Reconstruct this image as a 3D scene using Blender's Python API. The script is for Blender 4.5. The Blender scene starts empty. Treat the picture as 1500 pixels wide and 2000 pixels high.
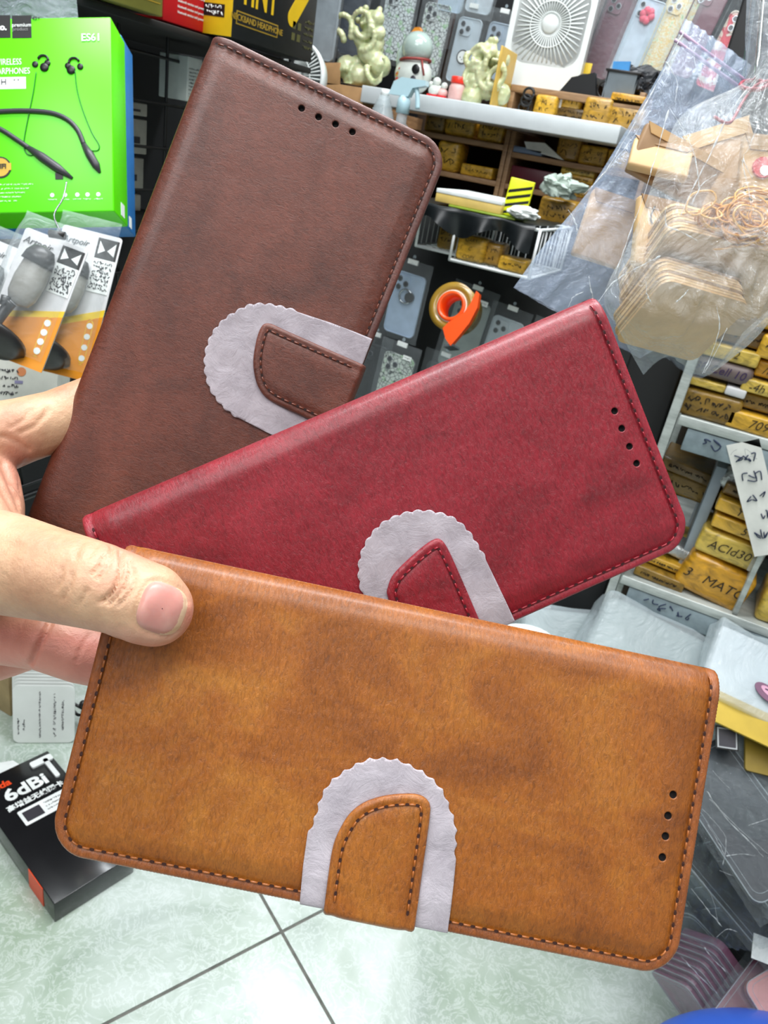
import bpy, bmesh, math, random
import numpy as np
from mathutils import Vector, Matrix, noise
from mathutils.geometry import delaunay_2d_cdt
from mathutils.bvhtree import BVHTree
rnd = random.Random(7)
PI = math.pi
scene = bpy.context.scene
COL = scene.collection
# ------------------------------------------------------------------ camera
H = 0.95                      # camera height above the shop floor
F = 1450.0                    # focal length in pixels of the 1500x2000 frame
Zc = Vector((0.163, -0.8825, -0.441)).normalized()      # world up in camera (x right, y down, z forward)
Xc = Vector((0.880, 0.332, -0.340)); Xc = (Xc - Zc * Xc.dot(Zc)).normalized()
Yc = Zc.cross(Xc)
C2W = Matrix((Xc, Yc, Zc))    # camera vector -> world vector
CAM = Vector((0, 0, H))
CX, CY, CZ = C2W @ Vector((1, 0, 0)), C2W @ Vector((0, 1, 0)), C2W @ Vector((0, 0, 1))
def ray(px, py): return C2W @ Vector(((px - 750) / F, (py - 1000) / F, 1))
def at(px, py, d): return CAM + ray(px, py) * d
def onY(px, py, Y): r = ray(px, py); return CAM + r * (Y / r.y)
def onX(px, py, X): r = ray(px, py); return CAM + r * (X / r.x)
def onZ(px, py, Z=0.0): r = ray(px, py); return CAM + r * ((Z - H) / r.z)
def depth(p): return (p - CAM).dot(CZ)
cd = bpy.data.cameras.new('camera'); cam = bpy.data.objects.new('camera', cd); COL.objects.link(cam)
cam.matrix_world = Matrix.Translation(CAM) @ Matrix((CX, -CY, -CZ)).transposed().to_4x4()
cd.sensor_fit = 'VERTICAL'; cd.sensor_height = 24.0; cd.lens = F / 2000 * 24.0
cd.dof.use_dof = True; cd.dof.focus_distance = .207; cd.dof.aperture_fstop = 34
cd.clip_start = 0.01; cd.clip_end = 50
scene.camera = cam
FW = (Vector((1, 0, 0)), Vector((0, 0, 1)), Vector((0, -1, 0)))       # frame of things against the back wall
FL = (Vector((0, 1, 0)), Vector((0, 0, 1)), Vector((1, 0, 0)))        # frame of things against the left wall
FF = (Vector((1, 0, 0)), Vector((0, 1, 0)), Vector((0, 0, 1)))        # frame of things lying on the floor
FC = (CX, -CY, -CZ)
def frame(p, fr=FW, roll=0, yaw=0, pitch=0):
    m = Matrix.Translation(p) @ Matrix(fr).transposed().to_4x4()
    return m @ Matrix.Rotation(math.radians(yaw), 4, 'Y') @ Matrix.Rotation(math.radians(pitch), 4, 'X') @ Matrix.Rotation(math.radians(roll), 4, 'Z')
# ------------------------------------------------------------------ materials
def lin(c):
    return tuple(((x / 255) / 12.92 if x / 255 <= .04045 else ((x / 255 + .055) / 1.055) ** 2.4) for x in c) + (1,)
class NT:
    def __init__(s, name):
        s.m = bpy.data.materials.new(name); s.m.use_nodes = True
        s.t = s.m.node_tree; s.n = s.t.nodes; s.b = s.n['Principled BSDF']; s.out = s.n['Material Output']
        s.tc = s.n.new('ShaderNodeTexCoord')
    def add(s, k, **kw):
        o = s.n.new(k)
        for a, v in kw.items(): setattr(o, a, v)
        return o
    def link(s, a, b): s.t.links.new(a, b)
    def mapping(s, sc=(1, 1, 1), rot=(0, 0, 0)):
        m = s.add('ShaderNodeMapping'); m.inputs['Scale'].default_value = sc; m.inputs['Rotation'].default_value = rot
        s.link(s.tc.outputs['Object'], m.inputs['Vector']); return m.outputs[0]
    def noise(s, scale, detail=4, rough=.55, vec=None, dist=0):
        o = s.add('ShaderNodeTexNoise'); o.inputs['Scale'].default_value = scale; o.inputs['Detail'].default_value = detail
        o.inputs['Roughness'].default_value = rough; o.inputs['Distortion'].default_value = dist
        s.link(vec or s.tc.outputs['Object'], o.inputs['Vector']); return o.outputs['Fac']
    def ramp(s, fac, stops):
        o = s.add('ShaderNodeValToRGB'); e = o.color_ramp.elements
        while len(e) < len(stops): e.new(.5)
        for i, (p, c) in enumerate(stops): e[i].position = p; e[i].color = c
        s.link(fac, o.inputs[0]); return o.outputs[0]
    def mix(s, f, a, b, mode='MIX'):
        o = s.add('ShaderNodeMix', data_type='RGBA', blend_type=mode)
        for i, v in ((0, f), (6, a), (7, b)):
            if hasattr(v, 'links') or hasattr(v, 'is_output'): s.link(v, o.inputs[i])
            else: o.inputs[i].default_value = v
        return o.outputs[2]
    def bump(s, fac, strength=.3, dist=.001, nrm=None):
        o = s.add('ShaderNodeBump'); o.inputs['Strength'].default_value = strength; o.inputs['Distance'].default_value = dist
        s.link(fac, o.inputs['Height'])
        if nrm: s.link(nrm, o.inputs['Normal'])
        s.link(o.outputs[0], s.b.inputs['Normal']); return o.outputs[0]
    def set(s, **kw):
        for k, v in kw.items():
            i = s.b.inputs[k.replace('_', ' ')]
            if hasattr(v, 'is_output'): s.link(v, i)
            else: i.default_value = v
        return s.m
_mc = {}
def mat(name, c, rough=.5, metal=0, var=.12, sc=30, bump=0, coat=0, emit=0, alpha=1, trans=0):
    if name in _mc: return _mc[name]
    k = NT(name); c = lin(c)
    n = k.noise(sc, 5)
    d = tuple(x * (1 - var) for x in c[:3]) + (1,); l = tuple(min(1, x * (1 + var)) for x in c[:3]) + (1,)
    k.set(Base_Color=k.ramp(n, [(.3, d), (.7, l)]), Roughness=rough, Metallic=metal, Coat_Weight=coat, Coat_Roughness=.12, Alpha=alpha, Transmission_Weight=trans)
    if bump: k.bump(k.noise(sc * 4, 4), bump, .002)
    if emit: k.set(Emission_Color=c, Emission_Strength=emit)
    _mc[name] = k.m; return k.m
def leather(name, dark, mid, light, rim=False, rot=0, specs=.5):
    k = NT(name)
    big = k.noise(28, 6, .62, k.mapping((1, 1.5, 1), (0, 0, rot)), .8)
    fine = k.noise(420, 6, .75, k.mapping((2.4, 1, 1), (0, 0, rot + .5)), 1.4)
    c = k.ramp(big, [(.28, lin(dark)), (.5, lin(mid)), (.74, lin(light))])
    f = k.ramp(fine, [(.34, (.56, .56, .56, 1)), (.5, (1.04, 1.04, 1.04, 1)), (.68, (1.42, 1.42, 1.42, 1))])
    c = k.mix(.75, c, f, 'MULTIPLY')
    if rim: c = k.mix(1.0, c, (.80, .74, .72, 1), 'MULTIPLY')
    k.set(Base_Color=c, Specular_IOR_Level=specs, Coat_Weight=.22, Coat_Roughness=.24)
    r = k.add('ShaderNodeMapRange'); r.inputs[3].default_value = .30; r.inputs[4].default_value = .48; k.link(fine, r.inputs[0])
    k.set(Roughness=r.outputs[0])
    v = k.add('ShaderNodeTexVoronoi'); v.inputs['Scale'].default_value = 1700; v.feature = 'DISTANCE_TO_EDGE'
    k.link(k.tc.outputs['Object'], v.inputs['Vector'])
    b = k.bump(v.outputs[0], .18, .0002)
    b = k.bump(fine, .5, .0005, b)
    k.bump(k.noise(70, 3), .25, .0015, b)
    return k.m
def film(name, tint=(255, 255, 255), fac=.1, rough=.12, wr=60, bump=.6, gl=.6, edge=.5):
    """clear crinkled plastic: see-through with a milky share and sharp glints"""
    if name in _mc: return _mc[name]
    k = NT(name); c = lin(tint)
    k.set(Base_Color=c, Roughness=rough, Specular_IOR_Level=gl)
    n1 = k.noise(wr, 6, .6, None, 1.2)
    k.bump(n1, bump, .01)
    tr = k.add('ShaderNodeBsdfTransparent'); tr.inputs[0].default_value = (.97, .98, .98, 1)
    lw = k.add('ShaderNodeLayerWeight'); lw.inputs[0].default_value = .35
    k.link(k.b.inputs['Normal'].links[0].from_socket, lw.inputs['Normal'])
    mr = k.add('ShaderNodeMapRange'); mr.inputs[3].default_value = fac; mr.inputs[4].default_value = min(1, fac + edge)
    p = k.add('ShaderNodeMath', operation='POWER'); p.inputs[1].default_value = 2.2
    k.link(lw.outputs['Facing'], p.inputs[0]); k.link(p.outputs[0], mr.inputs[0])
    ms = k.add('ShaderNodeMixShader'); k.link(mr.outputs[0], ms.inputs[0]); k.link(tr.outputs[0], ms.inputs[1]); k.link(k.b.outputs[0], ms.inputs[2])
    k.link(ms.outputs[0], k.out.inputs[0])
    _mc[name] = k.m; return k.m
# ------------------------------------------------------------------ mesh collector
class MB:
    def __init__(s): s.bm = bmesh.new(); s.mats = []
    def mi(s, m):
        if m not in s.mats: s.mats.append(m)
        return s.mats.index(m)
    def _fin(s, geom_faces, m, smooth=False):
        i = s.mi(m) if m else 0
        for f in geom_faces: f.material_index = i; f.smooth = smooth
    def faces_of(s, verts):
        fs = set()
        for v in verts: fs.update(v.link_faces)
        return fs
    def box(s, x0, x1, y0, y1, z0, z1, m=None, r=0, seg=2, mx=None):
        g = bmesh.ops.create_cube(s.bm, size=1)['verts']
        T = Matrix.Translation(((x0 + x1) / 2, (y0 + y1) / 2, (z0 + z1) / 2)) @ Matrix.Diagonal((abs(x1 - x0), abs(y1 - y0), abs(z1 - z0), 1))
        bmesh.ops.transform(s.bm, matrix=T, verts=g)
        if r:
            r = min(r, .49 * min(abs(x1 - x0), abs(y1 - y0), abs(z1 - z0)))
            es = set(e for v in g for e in v.link_edges)
            out = bmesh.ops.bevel(s.bm, geom=list(es), offset=r, segments=seg, affect='EDGES', profile=.5)
            vs = set(out['verts'])
            for f in out['faces']: vs.update(f.verts)
            g = list(vs)
        if mx is not None: bmesh.ops.transform(s.bm, matrix=mx, verts=g)
        s._fin(s.faces_of(g), m, bool(r)); return s
    def prism(s, pts, z0, z1, m=None, mx=None, smooth=False, holes=()):
        pts = [Vector(p[:2]) for p in pts]
        loops = [pts] + [[Vector(q[:2]) for q in h] for h in holes]
        V = []; E = []
        for lp in loops:
            b = len(V); V += lp; E += [(b + i, b + (i + 1) % len(lp)) for i in range(len(lp))]
        vo, eo, fo, ov, oe, of = delaunay_2d_cdt(V, E, [], 3 if holes else 1, 1e-7)
        top = [s.bm.verts.new((p.x, p.y, z1)) for p in vo]; new = list(top)
        fs = [s._nf([top[i] for i in f]) for f in fo]
        if z0 is not None:
            bot = [s.bm.verts.new((p.x, p.y, z0)) for p in vo]; new += bot
            fs += [s._nf([bot[i] for i in reversed(f)]) for f in fo]
            cnt = {}
            for f in fo:
                for a, b in zip(f, list(f[1:]) + [f[0]]): cnt[(a, b)] = 1
            for (a, b) in cnt:
                if (b, a) not in cnt:
                    fs.append(s._nf([top[a], bot[a], bot[b], top[b]]))
        if mx is not None: bmesh.ops.transform(s.bm, matrix=mx, verts=new)
        s._fin([f for f in fs if f], m, smooth); return s
    def _nf(s, vs):
        try: return s.bm.faces.new(vs)
        except ValueError: return None
    def tube(s, pts, r, m=None, n=8, closed=False, caps=True, mx=None):
        pts = [Vector(p) for p in pts]; rr = r if isinstance(r, (list, tuple)) else [r] * len(pts)
        rings = []; N = len(pts); up = None
        for i, p in enumerate(pts):
            a = pts[(i - 1) % N] if (closed or i > 0) else p; b = pts[(i + 1) % N] if (closed or i < N - 1) else p
            t = (b - a)
            if t.length < 1e-9: t = Vector((0, 0, 1))
            t.normalize()
            if up is None: up = Vector((0, 0, 1)) if abs(t.z) < .9 else Vector((1, 0, 0))
            x = up.cross(t)
            if x.length < 1e-6: x = Vector((1, 0, 0)).cross(t)
            x.normalize(); y = t.cross(x); up = y
            rings.append([s.bm.verts.new(p + (x * math.cos(2 * PI * k / n) + y * math.sin(2 * PI * k / n)) * rr[i]) for k in range(n)])
        fs = []
        for i in range(N if closed else N - 1):
            A, B = rings[i], rings[(i + 1) % N]
            fs += [s._nf([A[k], A[(k + 1) % n], B[(k + 1) % n], B[k]]) for k in range(n)]
        if not closed and caps: fs += [s._nf(rings[0][::-1]), s._nf(rings[-1])]
        if mx is not None: bmesh.ops.transform(s.bm, matrix=mx, verts=[v for q in rings for v in q])
        s._fin([f for f in fs if f], m, True); return s
    def lathe(s, prof, m=None, n=24, mx=None, smooth=True):
        rings = [[s.bm.verts.new((r * math.cos(2 * PI * k / n), r * math.sin(2 * PI * k / n), z)) for k in range(n)] for r, z in prof]
        fs = []
        for A, B in zip(rings, rings[1:]): fs += [s._nf([A[k], A[(k + 1) % n], B[(k + 1) % n], B[k]]) for k in range(n)]
        if tuple(prof[0]) != tuple(prof[-1]): fs += [s._nf(rings[0][::-1]), s._nf(rings[-1])]
        if mx is not None: bmesh.ops.transform(s.bm, matrix=mx, verts=[v for q in rings for v in q])
        s._fin([f for f in fs if f], m, smooth); return s
    def ball(s, c, r, m=None, sc=(1, 1, 1), u=16, v=10, mx=None):
        g = bmesh.ops.create_uvsphere(s.bm, u_segments=u, v_segments=v, radius=r)['verts']
        T = Matrix.Translation(c) @ (mx or Matrix.Identity(4)) @ Matrix.Diagonal((*sc, 1))
        bmesh.ops.transform(s.bm, matrix=T, verts=g); s._fin(s.faces_of(g), m, True); return s
    def grid(s, P, m=None, smooth=True):
        vs = [[s.bm.verts.new(p) for p in row] for row in P]
        fs = [s._nf([vs[i][j], vs[i + 1][j], vs[i + 1][j + 1], vs[i][j + 1]]) for i in range(len(vs) - 1) for j in range(len(vs[0]) - 1)]
        s._fin([f for f in fs if f], m, smooth); return s
    def text(s, txt, size, m, x=0, y=0, z=0, ext=.0003, align='CENTER', rot=0, shear=0, mx=None, bold=0, sx=1, spacing=1):
        cu = bpy.data.curves.new('t', 'FONT'); cu.body = txt; cu.size = size; cu.extrude = ext / 2; cu.align_x = align; cu.align_y = 'CENTER'
        cu.shear = shear; cu.offset = bold; cu.resolution_u = 3; cu.space_character = spacing
        o = bpy.data.objects.new('t', cu); COL.objects.link(o)
        me = bpy.data.meshes.new_from_object(o.evaluated_get(bpy.context.evaluated_depsgraph_get()))
        bpy.data.objects.remove(o); bpy.data.curves.remove(cu)
        me.transform(Matrix.Translation((x, y, z)) @ Matrix.Rotation(rot, 4, 'Z') @ Matrix.Diagonal((sx, 1, 1, 1)))
        if mx is not None: me.transform(mx)
        nf = len(s.bm.faces); s.bm.from_mesh(me); bpy.data.meshes.remove(me)
        s.bm.faces.ensure_lookup_table(); s._fin(s.bm.faces[nf:], m); return s
    def obj(s, name, parent=None, mx=None, recalc=True, **tags):
        if recalc: bmesh.ops.recalc_face_normals(s.bm, faces=s.bm.faces)
        me = bpy.data.meshes.new(name); s.bm.to_mesh(me); s.bm.free()
        for m in s.mats: me.materials.append(m)
        o = bpy.data.objects.new(name, me); COL.objects.link(o)
        if parent is not None: o.parent = parent
        if mx is not None: o.matrix_world = mx if parent is None else o.matrix_world; 
        if mx is not None and parent is not None: o.matrix_local = mx
        tag(o, **tags); return o
def tag(o, label=None, cat=None, group=None, kind=None):
    if label: o['label'] = label
    if cat: o['category'] = cat
    if group: o['group'] = group
    if kind: o['kind'] = kind
    return o
def thing(name, label, cat, mx, group=None):
    o = bpy.data.objects.new(name, None); COL.objects.link(o); o.matrix_world = mx; o.empty_display_size = .01
    return tag(o, label, cat, group)
def dup(root, mx=None, label=None, group=None):
    r = root.copy(); COL.objects.link(r)
    if mx is not None: r.matrix_world = mx
    if label: r['label'] = label
    if group: r['group'] = group
    def rec(a, b):
        for ch in [c for c in bpy.data.objects if c.parent == a]:
            c = ch.copy(); COL.objects.link(c); c.parent = b; c.matrix_parent_inverse = ch.matrix_parent_inverse.copy(); rec(ch, c)
    rec(root, r); return r
def rrect(x0, x1, y0, y1, r, n=6):
    if not isinstance(r, (list, tuple)): r = [r] * 4
    P = []
    for (cx, cy, a0, q) in ((x1 - r[0], y1 - r[0], 0, r[0]), (x0 + r[1], y1 - r[1], 90, r[1]), (x0 + r[2], y0 + r[2], 180, r[2]), (x1 - r[3], y0 + r[3], 270, r[3])):
        for k in range(n + 1):
            a = math.radians(a0 + 90 * k / n); P.append((cx + q * math.cos(a), cy + q * math.sin(a)))
    return P
def circ(cx, cy, r, n=20, ry=None): return [(cx + r * math.cos(2 * PI * k / n), cy + (ry or r) * math.sin(2 * PI * k / n)) for k in range(n)]
def catmull(P, k=6, closed=False):
    P = [Vector(p) for p in P]; N = len(P); out = []
    for i in range(N if closed else N - 1):
        g = (lambda j: P[j % N]) if closed else (lambda j: P[max(0, min(N - 1, j))])
        a, b, c, d = g(i - 1), g(i), g(i + 1), g(i + 2)
        for q in range(k):
            t = q / k; out.append(.5 * ((2 * b) + (c - a) * t + (2 * a - 5 * b + 4 * c - d) * t * t + (3 * b - a - 3 * c + d) * t ** 3))
    if not closed: out.append(P[-1])
    return out
def resample(P, step, closed=False):
    P = [Vector(p) for p in P]
    if closed: P = P + [P[0]]
    out = [P[0].copy()]; acc = 0
    for a, b in zip(P, P[1:]):
        L = (b - a).length
        if L < 1e-12: continue
        t = step - acc
        while t <= L: out.append(a + (b - a) * (t / L)); t += step
        acc = L - (t - step)
    return out
def scribble(mb, x0, x1, y, h, m, z=.0006, seed=0, words=2, t=.0007, mx=None):
    q = random.Random(seed); x = x0; W = (x1 - x0)
    n = max(3, int(W / (h * .62)))
    for i in range(n):
        if q.random() < .12: continue
        cx = x0 + W * (i + .5) / n; pts = []
        for k in range(q.choice((3, 4, 5))): pts.append(Vector((cx + q.uniform(-.36, .36) * h, y + q.uniform(-.5, .5) * h, z)))
        mb.tube(catmull(pts, 3), t, m, n=4, mx=mx)
# ------------------------------------------------------------------ leather phone cases
LE = {
 'tan': leather('tan_leather', (116, 60, 12), (150, 84, 20), (172, 108, 34), rot=.9),
 'red': leather('red_leather', (108, 14, 26), (134, 22, 36), (152, 34, 48), rot=.4),
 'brown': leather('brown_leather', (74, 34, 22), (98, 48, 33), (116, 60, 44), rot=1.8)}
RM = {
 'tan': leather('tan_leather_rim', (134, 72, 24), (156, 88, 34), (172, 104, 48), True),
 'red': leather('red_leather_rim', (140, 24, 44), (160, 36, 54), (176, 50, 66), True),
 'brown': leather('brown_leather_rim', (88, 46, 38), (110, 62, 52), (126, 76, 64), True)}
HOLE = mat('dark_hole', (14, 6, 5), .9)
PIT = {'tan': mat('tan_needle_hole', (52, 18, 4), .8), 'red': mat('red_needle_hole', (60, 4, 12), .8), 'brown': mat('brown_needle_hole', (40, 14, 10), .8)}
THR = {'tan': mat('tan_thread', (150, 84, 32), .3), 'red': mat('red_thread', (146, 28, 42), .25), 'brown': mat('brown_thread', (112, 60, 44), .25)}
TPU = mat('black_phone_tray', (30, 28, 30), .5)
CARD = mat('cream_lining', (214, 206, 200), .7)
k = NT('tissue_paper'); nz = k.noise(90, 7, .65)
k.set(Base_Color=k.ramp(nz, [(.3, lin((162, 154, 162))), (.7, lin((200, 192, 200)))]), Roughness=.75, Subsurface_Weight=.15, Subsurface_Scale=.002, Subsurface_Radius=(1, 1, 1))
k.bump(k.noise(160, 7, .7, None, .6), .5, .0012); TISSUE = k.m
TH = .0125
class Case:
    def __init__(s, key, t, eu, ev, L, W, holes, strap, paper, convex, label, plabel):
        s.key, s.L, s.W = key, L, W
        O = CAM + C2W @ Vector(t); U = (C2W @ Vector(eu)).normalized(); V = C2W @ Vector(ev); V = (V - U * V.dot(U)).normalized()
        N = U.cross(V)
        if N.dot(CZ) > 0: N = -N
        s.sg = 1 if U.cross(V).dot(N) > 0 else -1
        s.mx = Matrix.Translation(O) @ Matrix((U, V * s.sg, N)).transposed().to_4x4(); s.inv = s.mx.inverted()
        s.O, s.N = O, N
        s.root = thing('phone_case', label, 'phone case', s.mx)
        s.panel(holes); s.paper(paper, convex, plabel); s.strap(strap)
    def l(s, px, py, h=0):
        r = ray(px, py); O = s.O + s.N * h; d = (O - CAM).dot(s.N) / r.dot(s.N)
        p = s.inv @ (CAM + r * d); return Vector((p.x, p.y * s.sg))
    def P(s, u, v, n): return Vector((u, v * s.sg, n))
    def hgt(s, u, v):
        L, W = s.L, s.W; r = .0095
        # distance to the three stitched sides (rounded corners on the opening side)
        du = np.minimum(u, L - u); dv = W - v
        d = np.minimum(du, dv); c = (du < r) & (dv < r)
        d = np.where(c, r - np.hypot(r - du, r - dv), d)
        z = np.where(d < .0011, -.0011 * (1 - np.sqrt(np.clip(1 - (1 - np.clip(d, 0, 1) / .0011) ** 2, 0, 1))), 0)
        z = z - .00040 * np.exp(-((d - .0030) / .0007) ** 2)
        q = np.clip((d - .0032) / .0055, 0, 1); z = z + .0010 * q * q * (3 - 2 * q)
        R = TH / 2; a = np.clip(v, 0, R * 1.25) / (R * 1.25)
        z = z - R * (1 - np.sqrt(np.clip(1 - (1 - a) ** 2, 0, 1)))
        return z, d
    def ringpts(s, i):
        L, W = s.L, s.W; r = max(.0095 - i, .0006); n = 10
        return rrect(i, L - i, i * .6, W - i, [r, r, .0012, .0012], n)
    def panel(s, holes):
        L, W = s.L, s.W; hp = [s.l(*h) for h in holes]; hr = .00115 * L / .165
        V = []; E = []
        for i in (0, .0002, .0006, .0011, .0017, .0022, .0026, .003, .0034, .004, .005, .0062, .0075):
            lp = resample(s.ringpts(i), .0009, True)
            b = len(V); V += [Vector(p) for p in lp]
            if i == 0: E += [(b + j, b + (j + 1) % len(lp)) for j in range(len(lp))]; nb = len(lp)
        for v in np.arange(.0004, .009, .0005):
            V += [Vector((u, v)) for u in np.arange(.008, L - .008, .0018)]
        g = .0014
        V += [Vector((u, v)) for u in np.arange(.0085, L - .008, g) for v in np.arange(.0095, W - .008, g)]
        for h in hp:
            V = V[:nb] + [p for p in V[nb:] if (p - h).length > hr * 1.6]
        for h in hp:
            for q in (.8, .86, 1.0, 1.2, 1.5): V += [h + Vector((math.cos(a), math.sin(a))) * hr * q for a in np.linspace(0, 2 * PI, 20, endpoint=False)]
            V.append(h.copy())
        vo, eo, fo, *_ = delaunay_2d_cdt(V, E, [], 1, 1e-7)
        A = np.array([(p.x, p.y) for p in vo]); z, d = s.hgt(A[:, 0], A[:, 1])
        hd = np.full(len(A), 1.0)
        for h in hp: hd = np.minimum(hd, np.hypot(A[:, 0] - h.x, A[:, 1] - h.y) / hr)
        z = z - np.where(hd < .83, .0016, np.where(hd < 1.45, .0005 * np.clip((1.45 - hd) / .6, 0, 1) ** 1.5, 0))
        mb = MB(); le, rm, ho = s.m3()
        for side in (0, 1):
            zz = z if side == 0 else -TH - s.hgt(A[:, 0], A[:, 1])[0]
            vs = [mb.bm.verts.new(s.P(p[0], p[1], q)) for p, q in zip(A, zz)]
            fs = {0: [], 1: [], 2: []}
            for f in fo:
                ff = mb._nf([vs[i] for i in f])
                if not ff: continue
                ii = list(f); 
                if side == 0 and max(hd[ii]) < .9: fs[2].append(ff)
                elif min(d[ii]) < .0026: fs[1].append(ff)
                else: fs[0].append(ff)
            for kx, m in ((0, le), (1, rm), (2, ho)): mb._fin(fs[kx], m, True)
            zl = -.0026 if side == 0 else -TH + .0026
            cnt = {}
            for f in fo:
                for a, b in zip(f, list(f[1:]) + [f[0]]): cnt[(a, b)] = 1
            low = {}; sk = []
            def lowv(i):
                if i not in low: low[i] = mb.bm.verts.new(s.P(A[i][0], A[i][1], min(zl, zz[i]) if side == 0 else max(zl, zz[i])))
                return low[i]
            for (a, b) in cnt:
                if (b, a) not in cnt: sk.append(mb._nf([vs[a], vs[b], lowv(b), lowv(a)]))
            mb._fin([f for f in sk if f], rm, True)
        mb.obj('leather_cover', s.root)
        t = MB(); e = .0022
        t.box(e, L - e, *( (.003, W - e) if s.sg > 0 else (-(W - e), -.003)), -TH + .0022, -.0022, CARD, .002)
        t.box(e * 3, L - e * 3, *( (.006, W - e * .7) if s.sg > 0 else (-(W - e * .7), -.006)), -TH + .004, -.005, TPU, .002)
        t.obj('inner_tray', s.root)
        path = [p for p in s.ringpts(.0030)]
        # stitched line runs up one short side, along the opening side and down the other, open at the spine
        pp = resample([Vector(p) for p in path], .0003, True)
        i0 = max(range(len(pp)), key=lambda i: (pp[i].y < .0042, ))
        run = [p for p in pp if p.y > .0026 or p.x < .0034 or p.x > L - .0034]
        st = min(range(len(run)), key=lambda i: (run[i] - Vector((L - .003, .0018))).length)
        run = run[st:] + run[:st]
        if run[5].x < run[0].x - .001: run = run[::-1]
        s.stitches(run, lambda u, v: s.hgt(np.array([u]), np.array([v]))[0][0] + .00018, 'stitching', lambda u, v, z: s.P(u, v, z), s.root)
    def m3(s): return LE[s.key], RM[s.key], HOLE
    def stitches(s, path, zf, name, mp, parent, pitch=.0031):
        pts = resample(path, pitch / 8); mb = MB(); i = 0
        while i + 8 < len(pts):
            seg = pts[i:i + 7]
            if (seg[0] - seg[-1]).length < pitch * 1.2:
                P = [mp(p.x, p.y, zf(p.x, p.y) + .00022 * math.sin(PI * j / 6) - .00012) for j, p in enumerate(seg)]
                mb.tube(P, [.00014, .00026, .00031, .00031, .00031, .00026, .00014], THR[s.key], n=6)
                a = pts[i + 7]; q = (pts[i + 8] - pts[i + 6]).normalized(); w = Vector((-q.y, q.x))
                cs = [a + q * (math.cos(t) * .00068) + w * (math.sin(t) * .00040) for t in np.linspace(0, 2 * PI, 10, endpoint=False)]
                vs = [mb.bm.verts.new(mp(c.x, c.y, zf(c.x, c.y) + .00012)) for c in cs]
                f = mb._nf(vs)
                if f: mb._fin([f], PIT[s.key])
            i += 8
        mb.obj(name, parent)
    def roll(s, u, v, h):
        """bend a flat strip over the opening edge of the case"""
        s0 = s.W - .0008; R = .0022
        if v <= s0: return s.P(u, v, h)
        a = min((v - s0) / (R + .0008), PI / 2); ex = max(0, (v - s0) - (R + .0008) * PI / 2)
        return s.P(u, s0 + (R + h * .6) * math.sin(a) * .55, -R + .0003 + (R + h - .0003) * math.cos(a) - ex)
    def flat(s, out, step, m, name, top, under, parent, edge_r, **tags):
        out = resample([Vector(p) for p in out], step, True)
        x0, x1 = min(p.x for p in out), max(p.x for p in out); y0, y1 = min(p.y for p in out), max(p.y for p in out)
        V = list(out); nb = len(out)
        V += [Vector((x, y)) for x in np.arange(x0, x1, step) for y in np.arange(y0, y1, step)]
        vo, eo, fo, *_ = delaunay_2d_cdt(V, [(i, (i + 1) % nb) for i in range(nb)], [], 1, 1e-7)
        B = np.array([(p.x, p.y) for p in out]); B2 = np.roll(B, -1, 0)
        A = np.array([(p.x, p.y) for p in vo]); d = np.full(len(A), 9.0)
        for a, b in zip(B, B2):
            ab = b - a; t = np.clip(((A - a) @ ab) / max(ab @ ab, 1e-14), 0, 1); d = np.minimum(d, np.hypot(*(A - a - t[:, None] * ab).T))
        mb = MB(); tv, bv = [], []
        for (u, v), q in zip(A, d):
            r = 0 if q > edge_r else edge_r * (1 - math.sqrt(max(0, 1 - (1 - q / edge_r) ** 2)))
            tv.append(mb.bm.verts.new(s.roll(u, v, top(u, v, q) - r))); bv.append(mb.bm.verts.new(s.roll(u, v, under(u, v))))
        fs = []; cnt = {}
        for f in fo:
            fs.append(mb._nf([tv[i] for i in f])); fs.append(mb._nf([bv[i] for i in reversed(f)]))
            for a, b in zip(f, list(f[1:]) + [f[0]]): cnt[(a, b)] = 1
        sk = [mb._nf([tv[a], bv[a], bv[b], tv[b]]) for (a, b) in cnt if (b, a) not in cnt]
        mb._fin([f for f in fs if f], m[0], True); mb._fin([f for f in sk if f], m[1], True)
        return mb.obj(name, parent, **tags)
    def strap(s, px):
        base = .0022; pts = [s.l(x, y, .0026) for x, y in px]; n = len(pts)
        curve = [p for p in catmull(pts[1:-1], 6)]
        ext = .0145
        a = pts[0].copy(); b = pts[-1].copy(); a.y = s.W + ext; b.y = s.W + ext
        out = [a, pts[0]] + curve + [pts[-1], b]
        def fall(v): return 1 if v < s.W - .006 else max(0, 1 - (v - s.W + .006) / .006)
        st = s.flat(out, .0008, (LE[s.key], RM[s.key]), 'strap', lambda u, v, q: .0009 + .0019 + .0012 * fall(v) * 0 + .0004 * min(1, max(0, (q - .0022) / .003)) - .0003 * math.exp(-((q - .0024) / .0005) ** 2),
               lambda u, v: .00135, s.root, .0007)
        # stitched line inset from the tongue's outline
        cc = [Vector(p) for p in resample([pts[0]] + curve + [pts[-1]], .0006)]
        cen = sum(cc, Vector((0, 0))) / len(cc); ins = []
        for i in range(1, len(cc) - 1):
            t = (cc[i + 1] - cc[i - 1]).normalized(); w = Vector((-t.y, t.x))
            if w.dot(cen - cc[i]) < 0: w = -w
            q = cc[i] + w * .0024
            if min((q - z).length for z in cc) > .0022 and q.y < s.W - .003: ins.append(q)
        s.stitches(ins, lambda u, v: .0028 + .0001, 'stitching', lambda u, v, z: s.roll(u, v, z), st, .0027)
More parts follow.
